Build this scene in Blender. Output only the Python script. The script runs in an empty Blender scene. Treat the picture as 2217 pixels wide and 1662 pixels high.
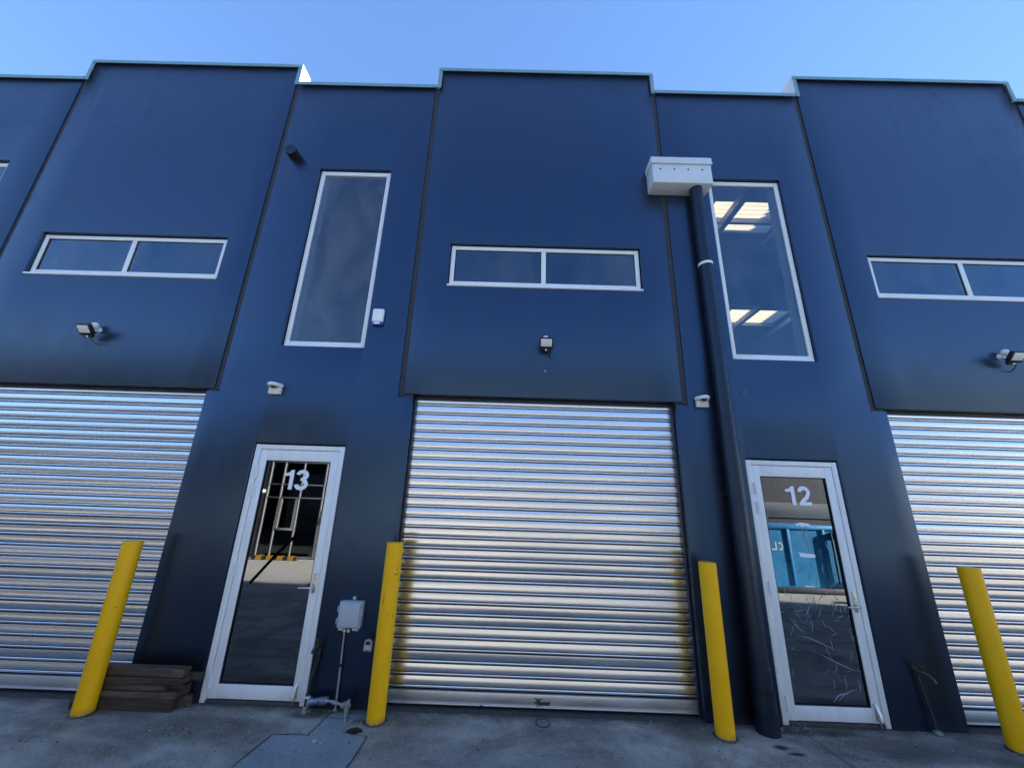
import bpy, bmesh, math, random
from mathutils import Vector, Matrix
random.seed(7)
R = math.radians
PI = math.pi
scene = bpy.context.scene
col = scene.collection

# ------------------------------------------------------------------ camera
cam_d = bpy.data.cameras.new("camera")
cam = bpy.data.objects.new("camera", cam_d)
col.objects.link(cam)
cam_d.sensor_fit = 'HORIZONTAL'
cam_d.sensor_width = 36.0
cam_d.lens = 13.51
cam_d.clip_start = 0.05
cam_d.clip_end = 2000.0
cr = Vector((0.999496, -0.00072, 0.031738))
cu = Vector((-0.030555, -0.293069, 0.955603))
cf = Vector((-0.008613, 0.956091, 0.292943))
m = Matrix((cr, cu, -cf)).transposed().to_4x4()
m.translation = Vector((0.0, -3.7728, 1.6366))
cam.matrix_world = m
scene.camera = cam

# ------------------------------------------------------------------ sky, sun, exposure
SUN_EL, SUN_AZ = 15.0, 80.0          # azimuth measured from +Y (behind the building) towards +X
world = bpy.data.worlds.new("World")
scene.world = world
world.use_nodes = True
wn, wl = world.node_tree.nodes, world.node_tree.links
wn.clear()
sky = wn.new('ShaderNodeTexSky')
sky.sky_type = 'NISHITA'
sky.sun_disc = False
sky.sun_elevation = R(SUN_EL)
sky.sun_rotation = R(SUN_AZ)
sky.air_density = 0.8
sky.dust_density = 0.0
sky.ozone_density = 5.0
hs = wn.new('ShaderNodeHueSaturation')
hs.inputs['Saturation'].default_value = 1.32
hs.inputs['Hue'].default_value = 0.516
bg = wn.new('ShaderNodeBackground')
bg.inputs['Strength'].default_value = 0.098
wo = wn.new('ShaderNodeOutputWorld')
gm = wn.new('ShaderNodeGamma')
gm.inputs['Gamma'].default_value = 0.5
wl.new(sky.outputs[0], gm.inputs['Color'])
wl.new(gm.outputs[0], hs.inputs['Color'])
wl.new(hs.outputs[0], bg.inputs[0])
wl.new(bg.outputs[0], wo.inputs[0])

sun_d = bpy.data.lights.new("sun", 'SUN')
sun_d.energy = 5.0
sun_d.angle = R(0.5)
sun_d.color = (1.0, 0.96, 0.90)
sun = bpy.data.objects.new("sun", sun_d)
col.objects.link(sun)
sdir = Vector((math.sin(R(SUN_AZ)) * math.cos(R(SUN_EL)), math.cos(R(SUN_AZ)) * math.cos(R(SUN_EL)), math.sin(R(SUN_EL))))
sun.rotation_euler = sdir.to_track_quat('Z', 'Y').to_euler()
sun.location = (20, 8, 20)

scene.view_settings.view_transform = 'Standard'
scene.view_settings.look = 'None'
scene.view_settings.gamma = 1.0
scene.view_settings.use_curve_mapping = False
scene.view_settings.exposure = 2.95

# ------------------------------------------------------------------ materials
def new_mat(name):
    mt = bpy.data.materials.new(name)
    mt.use_nodes = True
    n, l = mt.node_tree.nodes, mt.node_tree.links
    return mt, n, l, n['Principled BSDF']

def coords(n, l, scale=(1, 1, 1)):
    tc = n.new('ShaderNodeTexCoord')
    mp = n.new('ShaderNodeMapping')
    mp.inputs['Scale'].default_value = scale
    l.new(tc.outputs['Object'], mp.inputs['Vector'])
    return mp.outputs['Vector']

def noise(n, l, vec, scale, detail=6, rough=0.6, dist=0.0):
    t = n.new('ShaderNodeTexNoise')
    t.inputs['Scale'].default_value = scale
    t.inputs['Detail'].default_value = detail
    t.inputs['Roughness'].default_value = rough
    t.inputs['Distortion'].default_value = dist
    l.new(vec, t.inputs['Vector'])
    return t.outputs['Fac']

def ramp(n, l, fac, stops):
    r = n.new('ShaderNodeValToRGB')
    el = r.color_ramp.elements
    while len(el) < len(stops):
        el.new(0.5)
    for e, (p, c) in zip(el, stops):
        e.position = p
        e.color = (c, c, c, 1) if not hasattr(c, '__len__') else (*c, 1)
    l.new(fac, r.inputs['Fac'])
    return r.outputs['Color']

def mix(n, l, fac, a, b, mode='MIX'):
    x = n.new('ShaderNodeMix')
    x.data_type = 'RGBA'
    x.blend_type = mode
    for sock, v in ((x.inputs['Factor'], fac), (x.inputs['A'], a), (x.inputs['B'], b)):
        if isinstance(v, (int, float)):
            sock.default_value = v
        elif isinstance(v, tuple):
            sock.default_value = (*v, 1)
        else:
            l.new(v, sock)
    return x.outputs['Result']

def bump(n, l, h, strength, dist=0.01, normal=None):
    b = n.new('ShaderNodeBump')
    b.inputs['Strength'].default_value = strength
    b.inputs['Distance'].default_value = dist
    l.new(h, b.inputs['Height'])
    if normal:
        l.new(normal, b.inputs['Normal'])
    return b.outputs['Normal']

def simple(name, base, rough=0.5, metal=0.0, spec=0.5, var=0.12, scale=6.0, bmp=0.0, bscale=60.0, rvar=0.1, stretch=(1, 1, 1)):
    mt, n, l, p = new_mat(name)
    v = coords(n, l, stretch)
    f = noise(n, l, v, scale)
    dark = tuple(max(0, c * (1 - var)) for c in base)
    lite = tuple(min(1, c * (1 + var)) for c in base)
    l.new(ramp(n, l, f, [(0.3, dark), (0.7, lite)]), p.inputs['Base Color'])
    l.new(ramp(n, l, noise(n, l, v, scale * 2.3), [(0.3, max(0.02, rough - rvar)), (0.7, min(1, rough + rvar))]), p.inputs['Roughness'])
    p.inputs['Metallic'].default_value = metal
    p.inputs['Specular IOR Level'].default_value = spec
    if bmp:
        l.new(bump(n, l, noise(n, l, v, bscale), bmp), p.inputs['Normal'])
    return mt

def ellipse_mask(n, l, vec, cx, cy, rx, ry, ax=(0, 1), soft=0.6, wob=None):
    """1 inside a soft ellipse, 0 outside, in the plane of the two axes ax"""
    sx = n.new('ShaderNodeSeparateXYZ')
    l.new(vec, sx.inputs[0])
    def term(o, c, r):
        a = n.new('ShaderNodeMath'); a.operation = 'SUBTRACT'; a.inputs[1].default_value = c
        l.new(o, a.inputs[0])
        b = n.new('ShaderNodeMath'); b.operation = 'DIVIDE'; b.inputs[1].default_value = r
        l.new(a.outputs[0], b.inputs[0])
        d = n.new('ShaderNodeMath'); d.operation = 'POWER'; d.inputs[1].default_value = 2
        l.new(b.outputs[0], d.inputs[0])
        return d.outputs[0]
    s = n.new('ShaderNodeMath'); s.operation = 'ADD'
    l.new(term(sx.outputs[ax[0]], cx, rx), s.inputs[0])
    l.new(term(sx.outputs[ax[1]], cy, ry), s.inputs[1])
    if wob is not None:
        w = n.new('ShaderNodeMath'); w.operation = 'MULTIPLY_ADD'; w.inputs[1].default_value = 2.4; w.inputs[2].default_value = -1.2
        l.new(wob, w.inputs[0])
        s2 = n.new('ShaderNodeMath'); s2.operation = 'ADD'
        l.new(s.outputs[0], s2.inputs[0]); l.new(w.outputs[0], s2.inputs[1])
        s = s2
    mr = n.new('ShaderNodeMapRange')
    mr.inputs['From Min'].default_value = 1.0 - soft
    mr.inputs['From Max'].default_value = 1.0 + soft
    mr.inputs['To Min'].default_value = 1.0
    mr.inputs['To Max'].default_value = 0.0
    l.new(s.outputs[0], mr.inputs['Value'])
    return mr.outputs['Result']

def make_wall_paint():
    mt, n, l, p = new_mat("charcoal_wall_paint")
    v = coords(n, l)
    big = noise(n, l, v, 0.55, 5, 0.6)
    fine = noise(n, l, v, 9.0, 8, 0.7)
    base = ramp(n, l, big, [(0.3, (0.0070, 0.0060, 0.0098)), (0.7, (0.0095, 0.0082, 0.0130))])
    base = mix(n, l, ramp(n, l, fine, [(0.55, 0.0), (0.85, 0.35)]), base, (0.012, 0.013, 0.023))
    # scattered small dark knocks and filled bolt holes
    vo = n.new('ShaderNodeTexVoronoi')
    vo.inputs['Scale'].default_value = 2.1
    l.new(v, vo.inputs['Vector'])
    spots = ramp(n, l, vo.outputs['Distance'], [(0.02, 0.65), (0.032, 0.0)])
    base = mix(n, l, spots, base, (0.008, 0.008, 0.012))
    vs = coords(n, l, (3.2, 1, 0.16))
    st = ramp(n, l, noise(n, l, vs, 2.6, 8, 0.7, 0.4), [(0.50, 0.0), (0.74, 0.55)])
    base = mix(n, l, st, base, (0.014, 0.015, 0.022))
    bl = ramp(n, l, noise(n, l, v, 2.3, 9, 0.72, 1.2), [(0.56, 0.0), (0.70, 0.6)])
    base = mix(n, l, bl, base, (0.006, 0.007, 0.012))
    vp = n.new('ShaderNodeTexVoronoi'); vp.inputs['Scale'].default_value = 13.0
    l.new(v, vp.inputs['Vector'])
    base = mix(n, l, ramp(n, l, vp.outputs['Distance'], [(0.05, 0.7), (0.085, 0.0)]), base, (0.004, 0.004, 0.006))
    # round touched-up patches beside the panel joints
    wob = noise(n, l, v, 14.0, 4)
    pat = None
    for cx, cz, rx, rz in ((-5.72, 5.02, .13, .10), (-6.22, 4.95, .12, .09), (-1.38, 2.86, .17, .10), (-1.03, 2.82, .13, .05),
                           (1.60, 2.75, .11, .05), (3.90, 3.00, .16, .15), (3.48, 2.93, .10, .10), (-3.20, 2.80, .12, .06),
                           (-5.25, 5.95, .05, .03), (1.88, 2.70, .05, .30), (-0.66, 3.75, .10, .03), (1.85, 4.75, .10, .38)):
        e = ellipse_mask(n, l, v, cx, cz, rx, rz, (0, 2), 0.7, wob)
        if pat is None:
            pat = e
        else:
            a = n.new('ShaderNodeMath'); a.operation = 'MAXIMUM'
            l.new(pat, a.inputs[0]); l.new(e, a.inputs[1]); pat = a.outputs[0]
    a = n.new('ShaderNodeMath'); a.operation = 'MULTIPLY'; a.inputs[1].default_value = 0.3
    l.new(pat, a.inputs[0])
    base = mix(n, l, a.outputs[0], base, (0.020, 0.018, 0.020))
    # dust and splash along the foot of the wall, with a ragged upper edge
    sz = n.new('ShaderNodeSeparateXYZ'); l.new(v, sz.inputs[0])
    ad = n.new('ShaderNodeMath'); ad.operation = 'MULTIPLY_ADD'; ad.inputs[1].default_value = 0.22
    l.new(noise(n, l, v, 7.0, 6, 0.7), ad.inputs[0]); 
    sub = n.new('ShaderNodeMath'); sub.operation = 'MULTIPLY'; sub.inputs[1].default_value = -1.0
    l.new(sz.outputs['Z'], sub.inputs[0]); l.new(sub.outputs[0], ad.inputs[2])
    dust = ramp(n, l, ad.outputs[0], [(0.06, 0.0), (0.16, 0.35)])
    base = mix(n, l, dust, base, (0.07, 0.066, 0.06))
    l.new(base, p.inputs['Base Color'])
    rg = ramp(n, l, noise(n, l, v, 1.7, 8, 0.72), [(0.25, 0.28), (0.75, 0.38)])
    rg = mix(n, l, pat, rg, (0.42, 0.42, 0.42))
    rg = mix(n, l, bl, rg, (0.52, 0.52, 0.52))
    rg = mix(n, l, st, rg, (0.52, 0.52, 0.52))
    l.new(rg, p.inputs['Roughness'])
    p.inputs['Specular IOR Level'].default_value = 1.0
    p.inputs['Specular Tint'].default_value = (0.34, 0.61, 1.0, 1)
    p.inputs['IOR'].default_value = 1.62
    nb = bump(n, l, noise(n, l, v, 1.3, 3), 0.10, 0.02)
    l.new(bump(n, l, noise(n, l, v, 70.0, 6, 0.7), 0.10, 0.004, nb), p.inputs['Normal'])
    return mt

def make_concrete(name, c0, c1, brown, brown_amt, stains_and_sunlight=()):
    mt, n, l, p = new_mat(name)
    v = coords(n, l)
    vs = coords(n, l, (1.0, 2.2, 1.0))
    base = ramp(n, l, noise(n, l, v, 1.6, 9, 0.62, 0.6), [(0.32, c0), (0.66, c1)])
    br = ramp(n, l, noise(n, l, vs, 1.1, 8, 0.68, 0.9), [(0.47, 0.0), (0.66, brown_amt)])
    base = mix(n, l, br, base, brown)
    # fine brushed scratches and pale wear
    sc = n.new('ShaderNodeTexWave')
    sc.inputs['Scale'].default_value = 3.2
    sc.inputs['Distortion'].default_value = 26.0
    sc.inputs['Detail'].default_value = 7.0
    sc.inputs['Detail Scale'].default_value = 2.2
    l.new(v, sc.inputs['Vector'])
    base = mix(n, l, ramp(n, l, sc.outputs['Fac'], [(0.84, 0.0), (0.99, 0.15)]), base, tuple(min(1, c * 1.5) for c in c1))
    # pale hairline cracks
    vc = n.new('ShaderNodeTexVoronoi'); vc.feature = 'DISTANCE_TO_EDGE'
    vc.inputs['Scale'].default_value = 2.6
    nd = n.new('ShaderNodeTexNoise'); nd.inputs['Scale'].default_value = 4.0; nd.inputs['Detail'].default_value = 6
    l.new(v, nd.inputs['Vector'])
    vv = mix(n, l, 0.16, v, nd.outputs['Color'])
    l.new(vv, vc.inputs['Vector'])
    ck = ramp(n, l, vc.outputs['Distance'], [(0.002, 0.7), (0.009, 0.0)])
    ckm = mix(n, l, ramp(n, l, noise(n, l, v, 0.9, 3), [(0.5, 0.0), (0.62, 0.28)]), (0, 0, 0), ck)
    base = mix(n, l, ckm, base, tuple(min(1, c * 1.7) for c in c1))
    # dark speckle, gum and grit
    vo = n.new('ShaderNodeTexVoronoi'); vo.inputs['Scale'].default_value = 9.0
    l.new(v, vo.inputs['Vector'])
    base = mix(n, l, ramp(n, l, vo.outputs['Distance'], [(0.05, 0.8), (0.09, 0.0)]), base, tuple(c * 0.22 for c in c0))
    vo2 = n.new('ShaderNodeTexVoronoi'); vo2.inputs['Scale'].default_value = 30.0
    l.new(v, vo2.inputs['Vector'])
    base = mix(n, l, ramp(n, l, vo2.outputs['Distance'], [(0.08, 0.55), (0.16, 0.0)]), base, tuple(c * 0.4 for c in c0))
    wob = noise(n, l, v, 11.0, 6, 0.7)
    for cx, cy, rx, ry, amt, c in stains_and_sunlight:
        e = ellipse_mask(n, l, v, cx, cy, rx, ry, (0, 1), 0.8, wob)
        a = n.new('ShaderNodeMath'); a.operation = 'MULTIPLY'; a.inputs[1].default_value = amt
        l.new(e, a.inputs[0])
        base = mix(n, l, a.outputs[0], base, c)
    l.new(base, p.inputs['Base Color'])
    gr = ramp(n, l, noise(n, l, v, 150.0, 3, 0.8), [(0.38, 0.72), (0.62, 1.18)])
    base = mix(n, l, 1.0, base, gr, 'MULTIPLY')
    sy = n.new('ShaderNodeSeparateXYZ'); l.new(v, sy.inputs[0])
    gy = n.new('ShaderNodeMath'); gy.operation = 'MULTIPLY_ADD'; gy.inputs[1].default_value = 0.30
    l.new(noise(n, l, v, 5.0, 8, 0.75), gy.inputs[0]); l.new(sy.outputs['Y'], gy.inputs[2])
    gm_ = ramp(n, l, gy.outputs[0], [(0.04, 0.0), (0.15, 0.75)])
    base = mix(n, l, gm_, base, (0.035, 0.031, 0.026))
    l.new(base, p.inputs['Base Color'])
    l.new(ramp(n, l, noise(n, l, v, 5.0, 6), [(0.3, 0.55), (0.7, 0.85)]), p.inputs['Roughness'])
    p.inputs['Specular IOR Level'].default_value = 0.35
    nb = bump(n, l, noise(n, l, v, 3.5, 9, 0.7, 0.6), 0.35, 0.02)
    l.new(bump(n, l, noise(n, l, v, 80.0, 6, 0.7), 0.3, 0.004, nb), p.inputs['Normal'])
    return mt

def make_galv():
    mt, n, l, p = new_mat("galvanised_slat_steel")
    v = coords(n, l, (0.5, 1, 6.0))
    l.new(ramp(n, l, noise(n, l, v, 1.2, 3, 0.5), [(0.3, (0.72, 0.73, 0.74)), (0.7, (0.78, 0.79, 0.80))]), p.inputs['Base Color'])
    p.inputs['Metallic'].default_value = 1.0
    v2 = coords(n, l, (0.4, 1, 1.5))
    l.new(ramp(n, l, noise(n, l, v2, 2.0, 2, 0.5), [(0.3, 0.21), (0.7, 0.29)]), p.inputs['Roughness'])
    return mt

def make_glass(name, tint, refl, rough=0.0, wave=0.0, haze=0.0, gcol=(0.9, 0.95, 1.0)):
    """thin pane: tinted see-through film plus a mirror-like front face"""
    mt, n, l, p = new_mat(name)
    n.remove(p)
    out = n['Material Output']
    tr = n.new('ShaderNodeBsdfTransparent')
    tr.inputs[0].default_value = (*tint, 1)
    gl = n.new('ShaderNodeBsdfGlossy')
    gl.inputs['Roughness'].default_value = rough
    gl.inputs['Color'].default_value = (*gcol, 1)
    v = coords(n, l)
    if wave:
        l.new(bump(n, l, noise(n, l, v, 2.2, 2, 0.4), wave, 0.02), gl.inputs['Normal'])
    fr = n.new('ShaderNodeFresnel'); fr.inputs['IOR'].default_value = 1.5
    ad = n.new('ShaderNodeMath'); ad.operation = 'MULTIPLY_ADD'; ad.inputs[1].default_value = 1.3; ad.inputs[2].default_value = refl
    ad.use_clamp = True
    l.new(fr.outputs[0], ad.inputs[0])
    ge = n.new('ShaderNodeNewGeometry')
    iv = n.new('ShaderNodeMath'); iv.operation = 'SUBTRACT'; iv.inputs[0].default_value = 1.0
    l.new(ge.outputs['Backfacing'], iv.inputs[1])
    fm = n.new('ShaderNodeMath'); fm.operation = 'MULTIPLY'
    l.new(ad.outputs[0], fm.inputs[0]); l.new(iv.outputs[0], fm.inputs[1])
    ad = fm
    ms = n.new('ShaderNodeMixShader')
    l.new(ad.outputs[0], ms.inputs[0]); l.new(tr.outputs[0], ms.inputs[1]); l.new(gl.outputs[0], ms.inputs[2])
    res = ms.outputs[0]
    if haze:
        df = n.new('ShaderNodeBsdfDiffuse'); df.inputs[0].default_value = (0.55, 0.52, 0.5, 1)
        vh = coords(n, l, (1, 1, 0.45))
        f = ramp(n, l, noise(n, l, vh, 2.6, 6, 0.65, 0.5), [(0.35, 0.0), (0.8, haze)])
        m2 = n.new('ShaderNodeMixShader')
        l.new(f, m2.inputs[0]); l.new(res, m2.inputs[1]); l.new(df.outputs[0], m2.inputs[2])
        res = m2.outputs[0]
    l.new(res, out.inputs['Surface'])
    return mt

def make_yellow():
    mt, n, l, p = new_mat("yellow_bollard_paint")
    v = coords(n, l)
    base = ramp(n, l, noise(n, l, v, 4.0, 6), [(0.3, (0.90, 0.45, 0.002)), (0.7, (0.97, 0.50, 0.003))])
    vo = n.new('ShaderNodeTexVoronoi'); vo.inputs['Scale'].default_value = 11.0
    l.new(v, vo.inputs['Vector'])
    base = mix(n, l, ramp(n, l, vo.outputs['Distance'], [(0.05, 0.75), (0.08, 0.0)]), base, (0.12, 0.07, 0.02))
    base = mix(n, l, ramp(n, l, noise(n, l, v, 13.0, 8, 0.78), [(0.60, 0.0), (0.72, 0.6)]), base, (0.58, 0.33, 0.02))
    sz = n.new('ShaderNodeSeparateXYZ'); l.new(v, sz.inputs[0])
    ad = n.new('ShaderNodeMath'); ad.operation = 'MULTIPLY_ADD'; ad.inputs[1].default_value = 0.16
    l.new(noise(n, l, v, 12.0, 6, 0.7), ad.inputs[0])
    sub = n.new('ShaderNodeMath'); sub.operation = 'MULTIPLY'; sub.inputs[1].default_value = -1.0
    l.new(sz.outputs['Z'], sub.inputs[0]); l.new(sub.outputs[0], ad.inputs[2])
    base = mix(n, l, ramp(n, l, ad.outputs[0], [(0.03, 0.0), (0.09, 0.6)]), base, (0.20, 0.14, 0.05))
    l.new(base, p.inputs['Base Color'])
    l.new(ramp(n, l, noise(n, l, v, 9.0), [(0.3, 0.34), (0.7, 0.5)]), p.inputs['Roughness'])
    p.inputs['Specular IOR Level'].default_value = 0.28
    l.new(bump(n, l, noise(n, l, v, 30.0, 5), 0.06, 0.01), p.inputs['Normal'])
    return mt

def make_timber():
    mt, n, l, p = new_mat("weathered_brown_timber")
    tc = n.new('ShaderNodeTexCoord')
    oi = n.new('ShaderNodeObjectInfo')
    mp = n.new('ShaderNodeMapping')
    mp.inputs['Scale'].default_value = (1.0, 9, 9)
    l.new(tc.outputs['Object'], mp.inputs['Vector'])
    cx = n.new('ShaderNodeCombineXYZ')
    ml = n.new('ShaderNodeMath'); ml.operation = 'MULTIPLY'; ml.inputs[1].default_value = 37.0
    l.new(oi.outputs['Random'], ml.inputs[0]); l.new(ml.outputs[0], cx.inputs[0]); l.new(ml.outputs[0], cx.inputs[1])
    l.new(cx.outputs[0], mp.inputs['Location'])
    f = noise(n, l, mp.outputs['Vector'], 3.0, 9, 0.7, 0.8)
    base = ramp(n, l, f, [(0.28, (0.012, 0.008, 0.006)), (0.48, (0.065, 0.042, 0.026)), (0.74, (0.165, 0.112, 0.072))])
    hv = n.new('ShaderNodeHueSaturation')
    mr = n.new('ShaderNodeMapRange'); mr.inputs['To Min'].default_value = 0.65; mr.inputs['To Max'].default_value = 1.25
    l.new(oi.outputs['Random'], mr.inputs['Value']); l.new(mr.outputs[0], hv.inputs['Value']); l.new(base, hv.inputs['Color'])
    l.new(hv.outputs[0], p.inputs['Base Color'])
    p.inputs['Roughness'].default_value = 0.8
    l.new(bump(n, l, f, 0.5, 0.006), p.inputs['Normal'])
    return mt

M = {}
M['wall'] = make_wall_paint()
brownc = (0.135, 0.112, 0.086)
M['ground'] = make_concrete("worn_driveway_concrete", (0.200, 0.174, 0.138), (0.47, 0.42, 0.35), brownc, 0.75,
    stains_and_sunlight=((-2.3, -0.35, 0.75, 0.16, 0.55, (0.085, 0.070, 0.052)), (0.55, -0.22, 0.55, 0.12, 0.4, (0.075, 0.068, 0.06)),
            (-0.72, -0.14, 0.22, 0.09, 0.6, (0.09, 0.072, 0.05)), (1.55, -0.16, 0.25, 0.12, 0.5, (0.08, 0.068, 0.052)),
            (2.03, -0.295, 0.05, 0.03, 0.95, (0.008, 0.009, 0.011)), (2.095, -0.372, 0.06, 0.02, 0.9, (0.008, 0.009, 0.011)),
            (3.2, -0.25, 0.8, 0.16, 0.55, (0.05, 0.045, 0.04)), (2.45, -0.08, 0.35, 0.05, 0.8, (0.035, 0.032, 0.028)),
            (3.9, -0.40, 0.5, 0.10, 0.6, (0.04, 0.036, 0.032)), (0.0, -0.55, 0.9, 0.18, 0.3, (0.085, 0.085, 0.09)),
            (-1.55, -0.10, 0.16, 0.06, 0.75, (0.03, 0.026, 0.02)), (-3.15, -0.13, 0.4, 0.08, 0.5, (0.07, 0.055, 0.04)),
            (0.0, -6.3, 16.0, 2.0, 0.9, (0.56, 0.52, 0.45))))  # last ellipse is painted sunlight, brightening the far strip of lane
M['patch'] = make_concrete("smooth_patch_concrete", (0.235, 0.245, 0.25), (0.32, 0.325, 0.33), (0.15, 0.14, 0.12), 0.35)
M['slab'] = make_concrete("indoor_slab_concrete", (0.10, 0.10, 0.105), (0.16, 0.16, 0.165), (0.09, 0.08, 0.07), 0.5)
M['joint'] = simple("black_joint_filler", (0.010, 0.010, 0.011), 0.85, var=0.4, scale=30)
M['soil'] = simple("broken_dark_soil", (0.05, 0.042, 0.034), 0.95, var=0.5, scale=30, bmp=0.8, bscale=40)
M['joint_wall'] = simple("wall_joint_sealant", (0.030, 0.030, 0.036), 0.7, var=0.25, scale=9)
M['white_frame'] = simple("white_powdercoat_aluminium", (0.74, 0.75, 0.74), 0.35, spec=0.5, var=0.05, scale=5)
M['door_white'] = simple("aged_white_door_aluminium", (0.80, 0.80, 0.76), 0.38, spec=0.5, var=0.07, scale=4, stretch=(3, 1, 0.6))
M['dark_gap'] = simple("shadow_gap_rubber", (0.012, 0.012, 0.014), 0.7)
M['cap'] = simple("pale_parapet_flashing", (0.17, 0.31, 0.36), 0.42, spec=0.5, var=0.08, scale=3)
M['return'] = simple("white_painted_return", (0.55, 0.55, 0.53), 0.6, var=0.05)
M['galv'] = make_galv()
M['groove'] = simple("shade_painted_interlock", (0.035, 0.04, 0.05), 0.5, metal=0.3, var=0.3, scale=8)  # near-black paints the shade inside the slat interlocks
M['bar'] = simple("bare_aluminium_bottom_bar", (0.72, 0.70, 0.66), 0.38, metal=0.85, var=0.06, scale=3, stretch=(0.4, 1, 3))
M['guide'] = simple("dark_door_guide", (0.018, 0.020, 0.030), 0.45, var=0.2)
M['win_glass'] = make_glass("clear_window_glass", (0.62, 0.63, 0.64), 0.08, 0.0, 0.012, 0.08, (0.45, 0.74, 1.0))
M['win_dusty'] = make_glass("dusty_window_glass", (0.66, 0.70, 0.78), 0.05, 0.0, 0.012, 0.12, (0.55, 0.78, 1.0))
M['door_glass'] = make_glass("dark_tinted_door_glass", (0.10, 0.11, 0.13), 0.165, 0.0, 0.008)
M['film_glass'] = make_glass("filmed_black_door_glass", (0.02, 0.022, 0.025), 0.18, 0.0, 0.012)
M['opp_glass'] = make_glass("dark_shopfront_glass", (0.015, 0.02, 0.03), 0.03, 0.0, 0.02)
M['digit'] = simple("white_vinyl_number", (0.84, 0.85, 0.86), 0.45, var=0.03)
M['steel'] = simple("brushed_steel", (0.62, 0.61, 0.58), 0.3, metal=1.0, var=0.1)
M['brass_plate'] = simple("satin_handle_plate", (0.62, 0.52, 0.40), 0.32, metal=0.9, var=0.08)
M['white_plastic'] = simple("white_plastic", (0.78, 0.78, 0.76), 0.4, var=0.04)
M['cream_plastic'] = simple("cream_plastic", (0.66, 0.64, 0.58), 0.45, var=0.05)
M['grey_plastic'] = simple("pale_grey_box_plastic", (0.42, 0.46, 0.50), 0.42, var=0.06)
M['black_plastic'] = simple("black_plastic", (0.012, 0.012, 0.014), 0.4, var=0.2)
M['lens'] = simple("frosted_lamp_lens", (0.74, 0.73, 0.66), 0.3, var=0.05, scale=20)
M['blue_lens'] = simple("blue_strobe_lens", (0.03, 0.08, 0.45), 0.2, var=0.1)
M['pipe'] = simple("charcoal_pipe_paint", (0.0065, 0.009, 0.018), 0.38, spec=0.6, var=0.15, scale=4)
M['pipe'].node_tree.nodes['Principled BSDF'].inputs['Specular Tint'].default_value = (0.62, 0.80, 1.0, 1)
M['ring'] = simple("white_pipe_ring", (0.80, 0.80, 0.80), 0.4)
M['rainhead'] = simple("white_rainhead_steel", (0.58, 0.62, 0.65), 0.38, var=0.06, scale=4)
M['yellow'] = make_yellow()
M['scuff'] = simple("black_scuff", (0.02, 0.015, 0.01), 0.7, var=0.3)
M['timber'] = make_timber()
M['old_brass'] = simple("old_dull_brass", (0.075, 0.060, 0.036), 0.5, metal=0.7, var=0.35, scale=30)
M['copper_pipe'] = simple("painted_dark_copper", (0.035, 0.030, 0.032), 0.5, metal=0.3, var=0.4, scale=20)
M['tape'] = simple("silver_pipe_wrap", (0.20, 0.23, 0.30), 0.3, metal=0.6, var=0.45, scale=25)
M['chipped'] = simple("chipped_white_pipe", (0.27, 0.28, 0.30), 0.5, var=0.4, scale=40)
M['lime'] = simple("crusted_old_fitting", (0.22, 0.23, 0.19), 0.8, var=0.5, scale=50, bmp=0.6, bscale=60)
M['silver_box'] = simple("silver_key_safe", (0.50, 0.50, 0.50), 0.38, metal=0.6, var=0.08)
M['green_logo'] = simple("dark_green_sticker", (0.012, 0.045, 0.016), 0.5, var=0.2)
M['pebble'] = simple("pale_pebble", (0.42, 0.41, 0.38), 0.8, var=0.15, scale=30)
M['leaf'] = simple("dry_leaf_litter", (0.09, 0.065, 0.04), 0.9, var=0.5, scale=40)
M['drain'] = simple("blue_grey_drain_lid", (0.13, 0.145, 0.165), 0.5, var=0.2, scale=20)
M['plaster'] = simple("grey_indoor_wall", (0.52, 0.49, 0.49), 0.8, var=0.08, scale=2)
M['reveal'] = simple("pale_plaster_reveal", (0.72, 0.70, 0.66), 0.8, var=0.05)
M['indoor_dark'] = simple("dim_back_wall", (0.10, 0.10, 0.11), 0.8, var=0.1)
M['roof'] = simple("foil_roof_underside", (0.16, 0.18, 0.22), 0.6, var=0.15, scale=3)
M['purlin'] = simple("galvanised_purlin", (0.42, 0.44, 0.46), 0.5, metal=0.3, var=0.1)
M['opp_wall'] = simple("dark_grey_opposite_wall", (0.045, 0.045, 0.052), 0.6, var=0.15, scale=1.5)
M['opp_cream'] = simple("cream_render_band", (0.33, 0.33, 0.32), 0.7, var=0.08, scale=2)
M['opp_fascia'] = simple("mid_grey_fascia", (0.13, 0.135, 0.145), 0.6, var=0.1, scale=2)
M['opp_band'] = simple("pale_render_band", (0.70, 0.66, 0.58), 0.7, var=0.06, scale=2)
M['opp_frame'] = simple("white_shopfront_frame", (0.25, 0.248, 0.24), 0.5, var=0.05)
M['bin'] = simple("teal_bin_paint", (0.012, 0.28, 0.58), 0.45, var=0.15, scale=3)
M['bin_dark'] = simple("bin_dark_base", (0.02, 0.025, 0.03), 0.6)
M['rust_cream'] = simple("cream_bin_bracket", (0.50, 0.42, 0.28), 0.6, var=0.2, scale=15)
M['rubber'] = simple("black_rubber", (0.02, 0.02, 0.02), 0.7, var=0.2)
M['amber'] = simple("amber_reflector_paint", (0.45, 0.21, 0.02), 0.5, var=0.08)
mt, n, l, p = new_mat("translucent_roof_sheet")
n.remove(p)
tl = n.new('ShaderNodeBsdfTranslucent'); tl.inputs[0].default_value = (0.85, 0.72, 0.44, 1)
df = n.new('ShaderNodeBsdfDiffuse'); df.inputs[0].default_value = (0.8, 0.78, 0.7, 1)
ms = n.new('ShaderNodeMixShader'); ms.inputs[0].default_value = 0.02
l.new(tl.outputs[0], ms.inputs[1]); l.new(df.outputs[0], ms.inputs[2]); l.new(ms.outputs[0], n['Material Output'].inputs['Surface'])
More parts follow.
